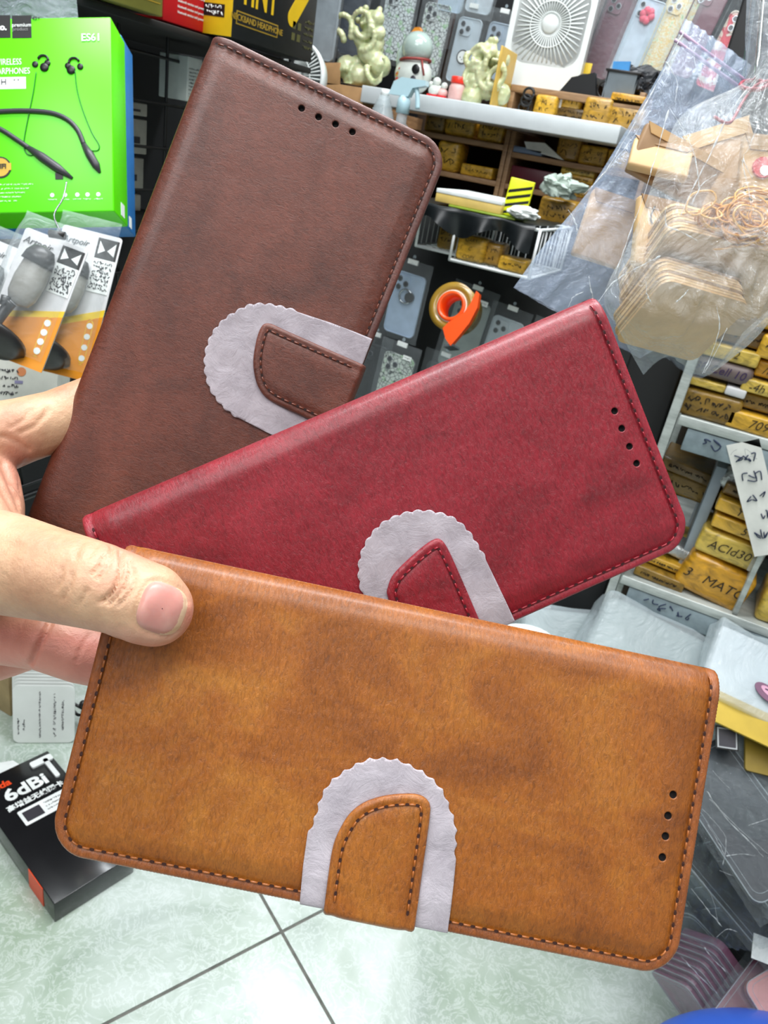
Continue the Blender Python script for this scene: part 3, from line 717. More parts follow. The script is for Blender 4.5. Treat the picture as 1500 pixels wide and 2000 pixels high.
# hanging blister packs
CLR = film('clear_plastic', (225, 235, 240), .10, .1, 45, .5)
CLRH = film('hazy_plastic', (205, 220, 228), .26, .16, 60, .6)
ORG = mat('orange_card', (232, 146, 24), .45, var=.1, sc=18); CREAM = mat('white_card', (214, 214, 216), .5); YCARD = mat('yellow_card', (236, 200, 40), .45)
GPL = mat('grey_plastic', (150, 148, 142), .35); DPL = mat('charcoal_plastic', (38, 36, 36), .35); CHR = mat('chrome', (190, 196, 200), .15, .9)
def blister(mx, w, h, label, seed=0, group='car phone holders in blister packs'):
    t = thing('phone_holder_pack', label, 'blister pack', mx, group)
    q = MB(); q.prism(rrect(-w / 2, w / 2, -h, 0, .003), -.0008, 0, CREAM); 
    q.prism([(-w / 2, -h), (w / 2, -h), (w / 2, -h * .50), (-w / 2, -h * .68)], 0, .0004, YCARD)
    q.prism([(-w / 2, -h), (w / 2, -h), (w / 2, -h * .55), (-w / 2, -h * .73)], 0, .0006, ORG)
    q.obj('backing_card', t)
    q = MB()
    q.text('Artpoir', .0080, BK, -w * .24, -h * .09, .0005, shear=.3)
    q.prism(rrect(w * .27, w * .38, -h * .90, -h * .58, .006), .0006, .0008, YCARD); q.prism(rrect(w * .28, w * .37, -h * .89, -h * .59, .005), .0006, .0009, ORG)
    for i in range(4): q.prism(circ(w * .325, -h * (.63 + i * .075), .0028, 10), 0, .0011, WH)
    q.box(w * .12, w * .47, -h * .17, -h * .03, 0, .0006, BK); q.prism([(w * .16, -h * .05), (w * .27, -h * .11), (w * .16, -h * .14)], 0, .0008, WH); q.prism([(w * .43, -h * .05), (w * .31, -h * .11), (w * .43, -h * .14)], 0, .0008, WH)
    q.box(w * .12, w * .47, -h * .40, -h * .17, 0, .0006, WH)
    for i in range(7): scribble(q, w * .14, w * .45, -h * (.20 + .028 * i), .0035, GR2, .0008, i + seed, t=.00035)
    q.obj('printing', t)
    q = MB()   # clamp arm of the holder: an elongated grey shell with a charcoal tip
    prof = [(.001, 0), (.012, .003), (.0165, .012), (.018, .03), (.0165, .05), (.013, .064), (.009, .070), (.001, .071)]
    S_ = Matrix.Translation((w * .0, -h * .16, 0)) @ Matrix.Diagonal((.72, .72, .72, 1)); X = S_ @ Matrix.Translation((-w * .17, -h * .60, .012)) @ Matrix.Rotation(-.12, 4, 'Z') @ Matrix.Rotation(-PI / 2, 4, 'X') @ Matrix.Diagonal((1, .6, 1, 1))
    q.lathe(prof, GPL, 20, X)
    hd_ = q.obj('holder_body', t)
    q = MB(); q.lathe([(.001, .0), (.0185, .0), (.017, .010), (.012, .019), (.001, .022)], DPL, 20, S_ @ Matrix.Translation((-w * .17 + .005, -h * .60 + .050, .013)) @ Matrix.Rotation(-.12, 4, 'Z') @ Matrix.Rotation(-PI / 2, 4, 'X') @ Matrix.Diagonal((1, .64, 1, 1)))
    q.obj('grip_tip', hd_)
    q = MB(); q.tube(catmull([(-w * .17, -h * .59, .012), (-w * .22, -h * .66, .012), (-w * .25, -h * .76, .014), (-w * .28, -h * .84, .012)], 5), .0042, DPL, 10)
    q.tube([(-w * .26, -h * .56, .014), (-w * .24, -h * .63, .014)], .0036, DPL, 8)
    q.obj('arm', t)
    q = MB(); q.lathe([(.001, -.004), (.026, -.004), (.027, 0), (.020, .006), (.010, .010), (.001, .011)], DPL, 28, Matrix.Translation((-w * .26, -h * .89, .012)) @ Matrix.Rotation(1.15, 4, 'X'))
    q.obj('suction_base', t)
    q = MB(); P = []
    for j in range(21):
        row = []
        for i in range(13):
            u, v = i / 12, j / 20; b_ = max(0, math.sin(PI * u)) ** .4 * max(0, math.sin(PI * v)) ** .4
            row.append((-w * .54 + w * 1.0 * u, -h * v * 1.04 + .012, .003 + .026 * b_ + .002 * noise.noise(Vector((u * 6, v * 9, seed)))))
        P.append(row)
    q.grid(P, CLR); q.obj('clear_blister', t)
    return t
blister(frame(at(112, 466, .60), FC, -21), .054, .106, 'front orange and white blister pack with grey phone holder, under the green box', 1)
blister(frame(at(182, 452, .68), FC, -14), .056, .135, 'blister pack half hidden by the brown case, behind the front one', 2)
blister(frame(at(22, 480, .66), FC, -22), .056, .12, 'blister pack cut by the picture edge, left of the front one', 3)
# binder clip holding them
q = MB(); q.tube([(-.006, 0, 0), (.006, -.002, 0)], .0032, DPL, 12); q.obj('binder_clip', mx=frame(at(112, 456, .585), FC), label='small black binder clip above the front blister pack', cat='clip')
q = MB(); q.tube(catmull([Vector((0, 0, 0)), Vector((-.004, .012, .002)), Vector((.002, .026, 0)), Vector((.004, .04, -.002))], 5), .0007, CHR, 6); q.obj('wire_loop', mx=frame(at(118, 452, .585), FC), label='thin metal loop rising from the binder clip', cat='wire')
# cartons under the packs
d2 = .74
def deco_w(q, w, h):
    q.prism(circ(-.004, h * .5, .0045), 0, .0005, mat('orange_dot', (222, 140, 90), .5)); q.box(-.010, -.002, h * .34, h * .38, 0, .0005, mat('lilac_print', (140, 136, 170), .5))
    q.prism(rrect(-.03, -.012, h * .66, h * .72, .002), 0, .0005, mat('peach_print', (214, 170, 130), .5)); q.prism(rrect(-.006, .026, h * .66, h * .76, .004), 0, .0005, GR2)
    for i in range(4): scribble(q, -w * .42, -w * .1, h * (.2 + .1 * i), .004, GR2, .0005, i, t=.0004)
pbox('accessory_box', 'white carton with orange dot under the blister packs', 'box', frame(at(45, 800, d2), FC, -4), .064, .075, .03, mat('offwhite_carton', (218, 218, 208), .5), deco_w)
pbox('accessory_box', 'teal carton edge below the white carton, at the picture edge', 'box', frame(at(0, 830, .78), FC, -2), .03, .06, .03, mat('teal_carton', (70, 160, 160), .4), None)
pbox('accessory_box', 'dark carton between the teal one and the hand', 'box', frame(at(38, 845, .80), FC, -2), .05, .07, .03, BLC, None)
# clear bag hanging at the very top left
q = MB(); P = []
for j in range(15):
    P.append([( -.05 + .1 * i / 14, -.16 * j / 14, .012 * math.sin(PI * i / 14) + .004 * noise.noise(Vector((i * .4, j * .5, 5)))) for i in range(15)])
q.grid(P, CLRH); q.obj('plastic_pouch', mx=frame(at(35, -190, .72), FC, 4), label='clear plastic pouch hanging above the green box, at the top edge', cat='pouch')
# ------------------------------------------------------------------ on the floor, lower left
def deco_6(q, w, h):
    q.text('Tenda', .017, mat('orange_red_print', (232, 74, 30), .4), -w * .30, h * .90, .0004, shear=.1, bold=.0005)
    q.text('6dBi', .031, WH, w * .0, h * .80, .0005, bold=.0010, sx=1.1)
    q.text('\u9ad8\u589e\u76ca\u65e0\u7ebf\u7f51\u5361', .0115, WH, w * .03, h * .705, .0005, bold=.0004)
    q.prism(rrect(-w * .26, w * .48, h * .54, h * .66, .002), 0, .0004, WH); q.prism(rrect(-w * .22, w * .0, h * .56, h * .64, .001), 0, .0006, GR2)
    q.prism(rrect(w * .36, w * .42, h * .76, h * .94, .003), 0, .003, WH); q.prism(rrect(w * .20, w * .49, h * .91, h * .96, .003), 0, .003, WH)
    for i in range(3): scribble(q, w * .05, w * .44, h * (.63 - i * .028), .003, GR2, .0007, i, t=.0004)
a = onZ(-60, 1600, .035)
BL6 = mat('glossy_black_carton', (24, 24, 26), .22, coat=.4)
cA, cB, cC = onZ(95, 1470, .036), onZ(205, 1705, .036), onZ(-95, 1545, .036)
xv = (onZ(200, 1700, .036) - onZ(5, 1590, .036)); 
# corners of the lid in the photo: far corner (93,1466), right corner ~(262,1600 hidden), near corner (208,1722)
Pf, Pn, Pl = onZ(93, 1466, .036), onZ(212, 1700, .036), onZ(-56, 1536, .036)
u = (Pl - Pf); u.z = 0; u.normalize(); v_ = Vector((-u.y, u.x, 0))
if v_.dot(Pn - Pf) < 0: v_ = -v_
Wd = abs((Pn - Pl).dot(v_)); wX = abs((Pl - Pf).dot(u)); ctr = Pl - u * wX * .5 + v_ * Wd * .5
X_, Y_ = -u, -v_      # text reads to the right with its top away
if X_.cross(Y_).z < 0: X_ = -X_
t = thing('wifi_adapter_box', 'black network adapter carton lettered 6dBi lying on the tiled floor', 'box', Matrix.Translation((ctr.x, ctr.y, .0)) @ Matrix((-u, -v_, Vector((0, 0, 1)))).transposed().to_4x4())
q = MB(); q.box(-wX / 2, wX / 2, -Wd / 2, Wd / 2, 0, .036, BL6, .001); q.obj('carton', t)
q = MB(); deco_6(q, wX, Wd); ob = q.obj('printing', t, Matrix.Translation((0, -Wd / 2, .0361)))
q = MB(); q.box(-wX / 2 - .0008, -wX / 2, -Wd * .38, -Wd * .22, .001, .035, mat('orange_red_print', (232, 74, 30), .4)); q.obj('orange_label', t)
q = MB()   # white hexagonal ring box behind
a = onZ(20, 1505, .02); q.prism([(.04 * math.cos(k_ * PI / 3), .03 * math.sin(k_ * PI / 3)) for k_ in range(6)], 0, .02, WH, holes=[[(.026 * math.cos(k_ * PI / 3), .018 * math.sin(k_ * PI / 3)) for k_ in range(6)]])
q.obj('tape_ring', mx=Matrix.Translation((a.x, a.y, 0)), label='white six-sided ring on the floor behind the 6dBi carton', cat='ring')
TAG = mat('white_tag_card', (226, 230, 226), .45, var=.04)
a0 = onZ(30, 1435)
for i in range(9):
    w, h = .092, .106
    fx = Vector((.80, .60, 0)).normalized(); fz = Vector((.60, -.80, .16)); fz = (fz - fx * fz.dot(fx)).normalized(); fr = (fx, fz.cross(fx), fz)
    c0 = onZ(86, 1452) + Vector((-.0062 * i, .0050 * i, .0004))
    t = thing('card_tag', ('white rounded card with small print, front of the standing stack' if i == 0 else 'white blank card, one of the standing stack behind the printed card'), 'card', frame(c0, fr), 'standing white cards')
    q = MB(); q.prism(rrect(-w / 2, w / 2, .001, h, .010, 5), -.0028, 0, TAG); q.obj('card', t)
    if i == 0:
        q = MB()
        for j, (x, l_, sz) in enumerate(((.028, .055, .0045), (.016, .08, .0055), (-.006, .085, .0035), (-.030, .025, .0045), (-.038, .03, .003))):
            scribble(q, -l_ / 2, l_ / 2, 0, sz * .8, GR2, .0004, j, t=.00035, mx=Matrix.Translation((x, h * .5 if j < 3 else h * .3, 0)) @ Matrix.Rotation(-PI / 2, 4, 'Z'))
        q.obj('printing', t)
# black toy-like charm next to the cards
q = MB()
for p, r in (((0, .05, 0), .006), ((.006, .035, 0), .008)): q.ball(p, r, DPL, (1, 1.2, 1), 12, 8)
for P in ([(0, .04, 0), (-.018, .046, .004), (-.026, .052, 0)], [(.004, .03, 0), (-.012, .02, 0), (-.022, .024, 0)], [(.006, .04, 0), (.02, .055, 0)], [(.008, .028, 0), (.012, .0, 0)]): q.tube(catmull([Vector(p) for p in P], 4), .0025, DPL, 8)
a = onZ(163, 1420); q.obj('cable_clip', mx=frame(a, FW), label='small black many-armed cable clip right of the white cards', cat='clip')
pbox('silver_box', 'small grey carton right of the white cards beside the tan case', 'box', frame(onZ(160, 1440) + Vector((.02, .02, 0)), FW, yaw=20), .05, .05, .04, mat('grey_carton', (110, 110, 116), .4), None)
pbox('wooden_block', 'pale wooden block behind the white cards at the picture edge', 'block', frame(onZ(-20, 1375), FW), .10, .12, .08, mat('pale_wood', (176, 152, 110), .6, var=.2, sc=20), None)
# ------------------------------------------------------------------ yellow tape-wrapped packs
def tapem(i):
    cs = [(208, 162, 50), (200, 146, 36), (176, 134, 46), (142, 110, 40), (204, 174, 76), (112, 84, 32)]
    nm = 'yellow_wrap_%d' % i
    if nm in _mc: return _mc[nm]
    k = NT(nm); c = cs[i % 6]; a = tuple(x * .72 for x in c); b_ = tuple(min(255, x * 1.13) for x in c)
    n = k.noise(38, 5, .6, k.mapping((1, 2.2, 1)), 1); k.set(Base_Color=k.ramp(n, [(.32, lin(a)), (.5, lin(c)), (.68, lin(b_))]), Roughness=.3, Coat_Weight=.35, Coat_Roughness=.15)
    k.bump(n, .5, .003); _mc[nm] = k.m; return k.m
INK = mat('marker_ink', (44, 32, 14), .6)
PACKS = []
def pack(px, py, wpx, hpx, Y, z, label, m=0, txt=None, d=.055, roll=0, yaw=0, sc=None, band=None, ts=.5, group='yellow tape-wrapped packs', dz=0, seed=None):
    p = onY(px, py, Y); s = depth(p) / F; w = wpx * s / .93; h = hpx * s / .95
    if z is not None: p = Vector((p.x, Y, z + dz))
    else: p = Vector((p.x, Y, p.z - h / 2))
    t = thing('wrapped_pack', label, 'pack', frame(p, FW, roll, yaw), group)
    q = MB(); q.box(-w / 2, w / 2, 0, h, -d, 0, tapem(m), min(w, h) * .16, 3)
    for v in q.bm.verts: v.co += Vector((noise.noise(v.co * 60 + Vector((px, 0, 0))), noise.noise(v.co * 60 + Vector((0, py, 0))), 0)) * min(w, h) * .05
    q.obj('pack_body', t)
    q = MB(); sd = int(px * 7 + py)
    if txt:
        for i, ln in enumerate(txt.split('\n')): q.text(ln, h * ts / max(1, txt.count('\n') + .6), INK, 0, h * (.5 + .26 * (txt.count('\n') / 2 - i) * 1.3), .0008, .0003, shear=.25, rot=.04, bold=-.0001)
    else:
        for i in range(2 if h > .03 else 1): scribble(q, -w * .36, w * .36, h * ((.66, .34)[i] if h > .03 else .5), h * .24, INK, .0008, sd + i, t=max(.0005, h * .012))
    q.obj('handwriting', t)
    if band == 'white':
        q = MB(); q.box(-w / 2 - .0005, -w / 2 + w * .22, .001, h * .98, -d * .7, .0010, mat('white_label', (226, 226, 220), .5), .001); q.obj('white_label', t)
    if band == 'glare':
        q = MB(); q.box(w * .36, w / 2 + .0005, .001, h * .9, -d * .7, .0010, film('shiny_tape', (240, 240, 235), .45, .1, 80, 1), .001); q.obj('glare_tape_end', t)  # whitish film on the pack end stands in for glare on the tape
    return t
# ------------------------------------------------------------------ right shelf unit
k = NT('shelf_metal'); n = k.noise(40, 6, .7, k.mapping((.4, 1, 2)))
k.set(Base_Color=k.ramp(n, [(.3, lin((140, 146, 142))), (.6, lin((190, 196, 192)))]), Roughness=.4, Metallic=.15); k.bump(n, .2, .001); METAL = k.m
LIP = mat('shelf_lip_label', (128, 142, 148), .5, var=.25, sc=60); PENB = mat('pen_blue', (40, 52, 80), .6)
YR = .85; XL, XR = onY(1275, 960, YR).x, .95
z2 = .5 * (onY(1310, 800, YR).z + onY(1480, 866, YR).z); z1 = .5 * (onY(1244, 1122, YR).z + onY(1440, 1222, YR).z)
def shelf(z, label, nm, x0=XL, x1=XR, Y=YR, dp=.34):
    t = thing('metal_shelf', label, 'shelf', Matrix.Translation((x0, Y, z)))
    q = MB(); q.box(0, x1 - x0, 0, dp, -.006, 0, METAL, .0015); q.obj('shelf_panel', t)
    q = MB(); q.box(0, x1 - x0, -.004, .0, -.008, .003, METAL, .001); q.obj('front_rail', t)
    q = MB(); q.box(.012, x1 - x0, -.003, .004, -.034, -.009, LIP, .001); lp = q.obj('paper_lip', t)
    q = MB(); X = Matrix(((1, 0, 0, 0), (0, 0, -1, -.0034), (0, 1, 0, 0), (0, 0, 0, 1)))
    for j in range(8): scribble(q, .03 + j * .09, .03 + j * .09 + .06, -.020, .014, PENB, 0, j + nm * 11, t=.0007, mx=X)
    q.obj('handwriting', lp); return t
shelf(z2, 'grey metal shelf with scribbled paper lip, upper one right of the red case', 1)
shelf(z1, 'grey metal shelf with scribbled paper lip, lower one right of the red case', 2)
shelf(H + .03, 'grey metal shelf behind the clear bags of kraft paper', 3)
for nm, x, y0, y1, z0, zz, lab in (('shelf_post', XL - .012, YR - .002, YR + .02, .0, 1.30, 'pale metal post at the left front of the shelf unit'),
    ('shelf_post', XR + .003, YR - .002, YR + .02, .0, 1.30, 'pale metal post at the far end of the shelf unit, front'), ('shelf_post', XL - .012, YR + .30, YR + .32, 0, 1.30, 'pale metal post at the left rear of the shelf unit'), ('shelf_post', XR + .003, YR + .30, YR + .32, 0, 1.30, 'pale metal post at the far rear corner of the shelf unit')):
    MB().box(x, x + .010, y0, y1, z0, zz, METAL, .001).obj(nm, label=lab, cat='post')
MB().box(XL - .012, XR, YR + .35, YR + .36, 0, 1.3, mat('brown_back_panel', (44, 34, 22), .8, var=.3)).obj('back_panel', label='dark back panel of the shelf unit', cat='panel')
p = onY(1290, 760, YR)
MB().box(XL - .075, XL - .015, YR + .04, YR + .10, 0, 1.3, mat('black_post', (12, 12, 13), .6), .003).obj('black_post', label='black square post left of the metal shelf unit', cat='post')
# divider on the lower shelf
p = onY(1452, 1150, YR); DVX = p.x
MB().box(p.x, p.x + .006, YR + .004, YR + .25, z1 + .001, z2 - .010, METAL, .001).obj('shelf_divider', label='pale metal divider standing on the lower metal shelf', cat='divider')
p = onY(1352, 1050, YR + .03); MB().box(p.x - .004, p.x + .008, YR + .034, YR + .25, z1 + .001, z1 + .155, mat('pale_blue_divider', (150, 162, 172), .5), .001).obj('shelf_divider', label='bluish metal divider left of the stacked yellow packs', cat='divider')
# lower shelf packs (y, bottom up)
YY = YR + .012
pack(1382, 1150, 122, 80, YY, z1, 'yellow pack marked 3 MATO leaning on the lower metal shelf edge', 1, '3   MATO', .06, -9, ts=.34, band=None, dz=.001)
pack(1412, 1098, 112, 48, YY, z1, 'yellow pack marked ACId30 on top of the MATO pack', 4, 'ACId30', .06, -4, band='glare', ts=.5, dz=.056)
pack(1446, 1052, 112, 26, YY, z1, 'thin yellow pack marked 5 above the ACId30 pack', 0, '5', .06, -4, ts=.8, dz=.090)
pack(1450, 1030, 112, 26, YY, z1, 'thin yellow pack marked Y 2 at the top of the leaning stack', 0, 'Y   2', .06, -4, ts=.9, dz=.110)
pack(1458, 1005, 105, 22, YY + .01, z1, 'brown taped pack under the white label strip', 5, None, .06, -4, dz=.128)
pack(1290, 1120, 90, 22, YY, z1, 'flat olive pack at the left end of the lower shelf', 3, None, .05, -3)
pack(1300, 1105, 80, 16, YY + .012, z1, 'flat yellow pack on the olive one at the left end', 0, None, .05, -3, dz=.0165)
def silver(mx, w, h, d, label):
    q = MB(); q.box(-w / 2, w / 2, 0, h, -d, 0, mat('silver_film', (176, 180, 180), .2, .6, var=.3, sc=70, bump=.8), h * .3, 3); q.obj('foil_pouch', mx=mx, label=label, cat='pouch')
p = onY(1330, 1090, YY + .02); silver(frame(Vector((p.x, p.y, z1 + .030)), FW, -8), .05, .016, .04, 'crumpled silver pouch on the flat yellow pack')
pack(1345, 1000, 80, 52, YY + .06, z1, 'pale olive carton-like pack behind the bluish divider', 4, None, .07, 0)
pack(1335, 945, 110, 40, YY + .07, z1, 'wide brown taped pack stacked under the upper shelf', 3, None, .07, -4, dz=.090)
pack(1345, 912, 100, 24, YY + .06, z1, 'thin brown pack directly beneath the upper shelf lip', 5, None, .07, -6, dz=.118)
pack(1450, 975, 90, 40, YY + .07, z1, 'dark brown pack behind the grey pouch', 5, None, .06, 0, dz=.085)
silver(frame(onY(1440, 985, YY + .02), FW, -28), .075, .030, .02, 'crumpled grey film pouch left of the white label strip')
q = MB(); q.box(-.016, .016, -.065, .065, -.0012, 0, mat('white_label', (226, 226, 220), .5)); 
for j in range(5): scribble(q, -.010, .010, .048 - j * .022, .012, PENB, .0008, j + 40, t=.0006)
q.obj('label_strip', mx=frame(onY(1478, 975, YR - .004), FW, 32), label='white paper strip with pen writing sticking out between the shelves', cat='paper')
pack(1500, 1232, 62, 66, YY, z1, 'yellow pack marked T right of the metal divider', 4, 'T', .06, 0, ts=.4)
q = MB(); q.box(-.03, .03, 0, .05, -.05, 0, BLK, .006); p = onY(1510, 1170, YY + .06); q.obj('black_case', mx=frame(Vector((p.x, p.y, z1 + .05)), FW), label='black case above the T pack right of the divider', cat='case')
# upper shelf packs
pack(1372, 822, 108, 52, YY, z2, 'olive yellow box at the left end of the upper metal shelf', 3, None, .06, 0)
p = onY(1385, 778, YY); PKT = mat('white_card', (214, 214, 216), .5)
t = thing('card_bundle', 'flat yellow and white bundle lying on the olive box', 'bundle', frame(Vector((p.x, YY, z2 + .0335)), FW, -1)); q = MB(); q.box(-.03, .012, 0, .0085, -.05, 0, tapem(4), .002); q.obj('yellow_card', t); q = MB(); q.box(.012, .033, 0, .0095, -.05, .001, PKT, .002); q.obj('white_end', t)
p = onY(1392, 760, YY)
t = thing('wrapped_roll', 'grey-violet wrapped roll marked 3P Cell 10 between flat packs', 'roll', frame(Vector((p.x, YY - .002, z2 + .046)), FW, -1)); q = MB(); q.box(-.033, .033, 0, .020, -.04, 0, mat('grey_violet_wrap', (108, 94, 92), .4, var=.2), .008, 3); q.obj('roll_body', t); q = MB(); q.text('3P Cell 10', .0125, mat('violet_ink', (56, 36, 76), .5), 0, .010, .0006, .0003, shear=.2); q.obj('handwriting', t)
pack(1400, 725, 120, 26, YY, z2, 'flat pale olive pack marked 2 on the grey-violet roll', 4, '        2', .06, -1, ts=.75, dz=.067)
pack(1432, 700, 92, 34, YY + .01, z2, 'dark brown taped pack above the pack marked 2', 5, None, .06, -1, dz=.084)
pack(1450, 665, 92, 66, YY, z2, 'yellow pack marked alt standing on the brown one', 0, '  alt', .06, -2, ts=.5, dz=.107)
pack(1440, 620, 130, 40, YY + .02, z2, 'orange taped pack at the top of the upper shelf stack', 1, None, .06, -3, dz=.149)
pack(1462, 848, 92, 34, YY, z2, 'rounded yellow pack marked 709 at the upper shelf front', 0, '   709', .05, -1, ts=.7)
pack(1475, 815, 80, 28, YY + .01, z2, 'brown pack on the one marked 709', 3, None, .05, 0, dz=.0225)
pack(1486, 785, 84, 24, YY, z2, 'yellow pack marked -4h am above the brown pack', 4, '-4h am', .05, -1, ts=.9, dz=.041)
pack(1500, 750, 60, 30, YY + .01, z2, 'yellow pack marked /ma in the second stack', 1, '/ma', .05, -1, ts=.8, dz=.0575)
pack(1510, 705, 62, 44, YY, z2, 'creased yellow pack on the /ma pack at the picture edge', 0, None, .05, -1, dz=.078)
# ------------------------------------------------------------------ back wall: pigeonholes, white shelf, figurines
YP, YW = 1.92, 1.80
k = NT('pigeonhole_wood'); n = k.noise(12, 6, .6, k.mapping((1, 1, 8)), 1.5)
k.set(Base_Color=k.ramp(n, [(.3, lin((128, 96, 66))), (.7, lin((172, 136, 98)))]), Roughness=.55); WOOD = k.m
WLAM = mat('white_laminate', (206, 212, 214), .35, var=.05)
zw = .5 * (onY(710, 148, YW).z + onY(1201, 264, YW).z)          # top of the white board
xa, xb = onY(708, 160, YW).x, onY(1205, 277, YW).x
MB().box(xa, xb, YW, YP + .02, zw - .036, zw, WLAM, .002).obj('white_shelf_board', label='long white laminate board carrying the jade figurines', cat='shelf')
def zb(px, py): return onY(px, py, YP).z
xd = onY(988, 310, YP).x; xr = xb + .05; xl = onY(740, 260, YP).x; zbot = zb(975, 470)
def board(x0, x1, z, lab, Y=YP, t=.012, d=.26): MB().box(x0, x1, Y, Y + d, z - t, z, WOOD, .001).obj('pigeonhole_shelf', label=lab, cat='shelf')
lA = .5 * (zb(850, 255) + zb(985, 288)); lB = .5 * (zb(862, 330) + zb(972, 358)); rC = .5 * (zb(1004, 292) + zb(1170, 332)); rD = .5 * (zb(1035, 364) + zb(1120, 388)); rE = zb(1040, 440)
board(xl, xd - .012, lA, 'wooden shelf in the left pigeonhole bay, upper'); board(xl, xd - .012, lB, 'wooden shelf in the left pigeonhole bay, middle'); board(xl, xr, zbot, 'wooden bottom board across both pigeonhole bays')
board(xd + .012, xr, rC, 'wooden shelf in the right pigeonhole bay, upper'); board(xd + .012, xr, rD, 'wooden shelf in the right pigeonhole bay, lower')
for x, lab in ((xd - .012, 'wooden upright, left board of the central pair'), (xd + .001, 'wooden upright, right board of the central pair'), (xl - .012, 'wooden upright closing the left bay'), (xr, 'wooden upright closing the right bay')):
    MB().box(x, x + .011, YP - .002, YP + .26, zbot - .012, zw - .038, WOOD, .001).obj('pigeonhole_upright', label=lab, cat='upright')
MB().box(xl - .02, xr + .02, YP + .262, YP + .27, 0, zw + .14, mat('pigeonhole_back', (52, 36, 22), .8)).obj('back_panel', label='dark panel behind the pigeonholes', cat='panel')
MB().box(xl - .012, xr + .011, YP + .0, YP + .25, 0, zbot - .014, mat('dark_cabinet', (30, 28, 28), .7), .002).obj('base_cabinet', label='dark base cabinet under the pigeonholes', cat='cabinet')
# upper wooden tier standing on the white board
zE = .5 * (onY(1025, 152, YP).z + onY(1240, 215, YP).z); xe0, xe1 = onY(1000, 160, YP).x, onY(1252, 215, YP).x
t = thing('wooden_tier', 'wooden tier with open front standing on the white board, under the fan', 'shelf', Matrix.Translation((0, 0, 0)))
MB().box(xe0, xe1, YP, YP + .26, zE - .015, zE, WOOD, .001).obj('top_board', t); MB().box(xe0, xe0 + .012, YP + .001, YP + .26, zw, zE - .015, WOOD, .001).obj('side_board', t); MB().box(xe1 - .012, xe1, YP + .001, YP + .26, zw, zE + .02, WOOD, .001).obj('side_board', t)
q = MB(); q.box(xe0 - .004, xe0, YP - .11, YP + .0, zw + .001, zE + .06, mat('yellow_wood', (214, 176, 84), .45, var=.12), .001); q.obj('yellow_board', label='upright yellow wood board beside the second jade carving', cat='board')
# packs in the pigeonholes
C_ = lambda px, py, w, h, z, lab, m, Y=YP + .012, **kw: pack(px, py, w, h, Y, z, lab, m, d=.07, **kw)
C_(898, 240, 60, 50, lA, 'large yellow pack in the upper left pigeonhole', 0); C_(957, 262, 50, 38, lA, 'smaller yellow pack beside the large one, upper left pigeonhole', 0); C_(850, 232, 40, 40, lA, 'brown pack in the dark end of the upper left pigeonhole', 3)
C_(872, 310, 44, 52, lB, 'yellow pack standing at the left of the second pigeonhole row', 0); C_(930, 336, 62, 20, lB, 'flat yellow pack lying in the second pigeonhole row, left bay', 0)
C_(868, 378, 52, 22, zbot, 'dim brown pack low in the left bay behind the notepad', 3, dz=.03); C_(935, 390, 54, 20, zbot, 'flat yellow pack low in the left bay above the notepad', 0, dz=.03)
C_(1108, 298, 44, 44, rC, 'yellow pack beside the folded paper in the right bay', 2); C_(1155, 312, 50, 34, rC, 'yellow pack second from the folded paper in the right bay', 0); C_(1200, 322, 34, 34, rC, 'yellow pack at the far end of the right bay, beside the clear bag', 0)
C_(1015, 258, 28, 22, rC, 'dim brown pack tucked under the white board, right bay', 5, dz=.05)
for i in range(4): C_(1122 + 2 * i, 372 - i * 12, 62, 12, rD, 'flat yellow pack in the layered stack, %s' % ('lowest layer', 'second layer up', 'third layer up', 'top layer')[i], (0, 1, 0, 4)[i], dz=.0155 * i)
C_(1050, 400, 44, 22, zbot, 'brown pack behind the caution box', 3, dz=.0); C_(1160, 400, 50, 26, zbot, 'brown pack behind the crumpled gloves', 2, dz=.02)
q = MB(); p = onY(1040, 340, YP + .02); q.box(-.056, .056, 0, rC - .018 - rD - .01, -.10, 0, mat('maroon_box', (92, 24, 40), .45, var=.12), .002); q.obj('maroon_box', mx=frame(Vector((p.x, YP + .02, rD)), FW), label='maroon box filling the lower part of the right bay', cat='box')
q = MB(); p = onY(1045, 285, YP + .0); q.box(-.065, .02, 0, .014, -.09, 0, mat('blue_grey_paper', (130, 150, 180), .5), .003); q.prism([(-.02, .010), (.075, .001), (.02, .030), (-.03, .026)], -.01, .0, WH); q.obj('folded_paper_bag', mx=frame(Vector((p.x, YP + .004, rC + .0005)), FW), label='folded blue and white paper bag in the right bay', cat='paper bag')
# packs on the white board under the tier
C_(1062, 212, 40, 36, zw, 'yellow pack under the tier beside the black cable', 0, Y=YP - .01); C_(1110, 205, 46, 40, zw, 'yellow pack with white end under the wooden tier', 0, Y=YP + .02, band='white', dz=.024); C_(1112, 232, 60, 24, zw, 'dark brown pack beneath the white-ended one', 5, Y=YP + .02)
C_(1160, 240, 52, 46, zw, 'brown pack in the middle under the tier', 2, Y=YP - .005); C_(1215, 232, 62, 20, zw, 'yellow pack on top at the end of the tier', 1, Y=YP + .0, dz=.046); C_(1212, 250, 66, 40, zw, 'brown pack lowest at the end of the tier', 2, Y=YP + .0)
C_(1030, 200, 28, 34, zw, 'brown pack behind the black cable under the tier', 5, Y=YP + .06)
q = MB(); p = onY(1022, 212, YP - .03)
for i in range(3): q.tube([Vector((.012 * math.cos(a) + .004 * i, .012 + .014 * i + .011 * math.sin(a), .004 * i)) for a in np.linspace(0, 2 * PI, 20)], .003, BLK, 6)
q.obj('cable_coil', mx=frame(Vector((p.x, YP - .03, zw)), FW), label='small coil of black cable beside the yellow board', cat='cable')
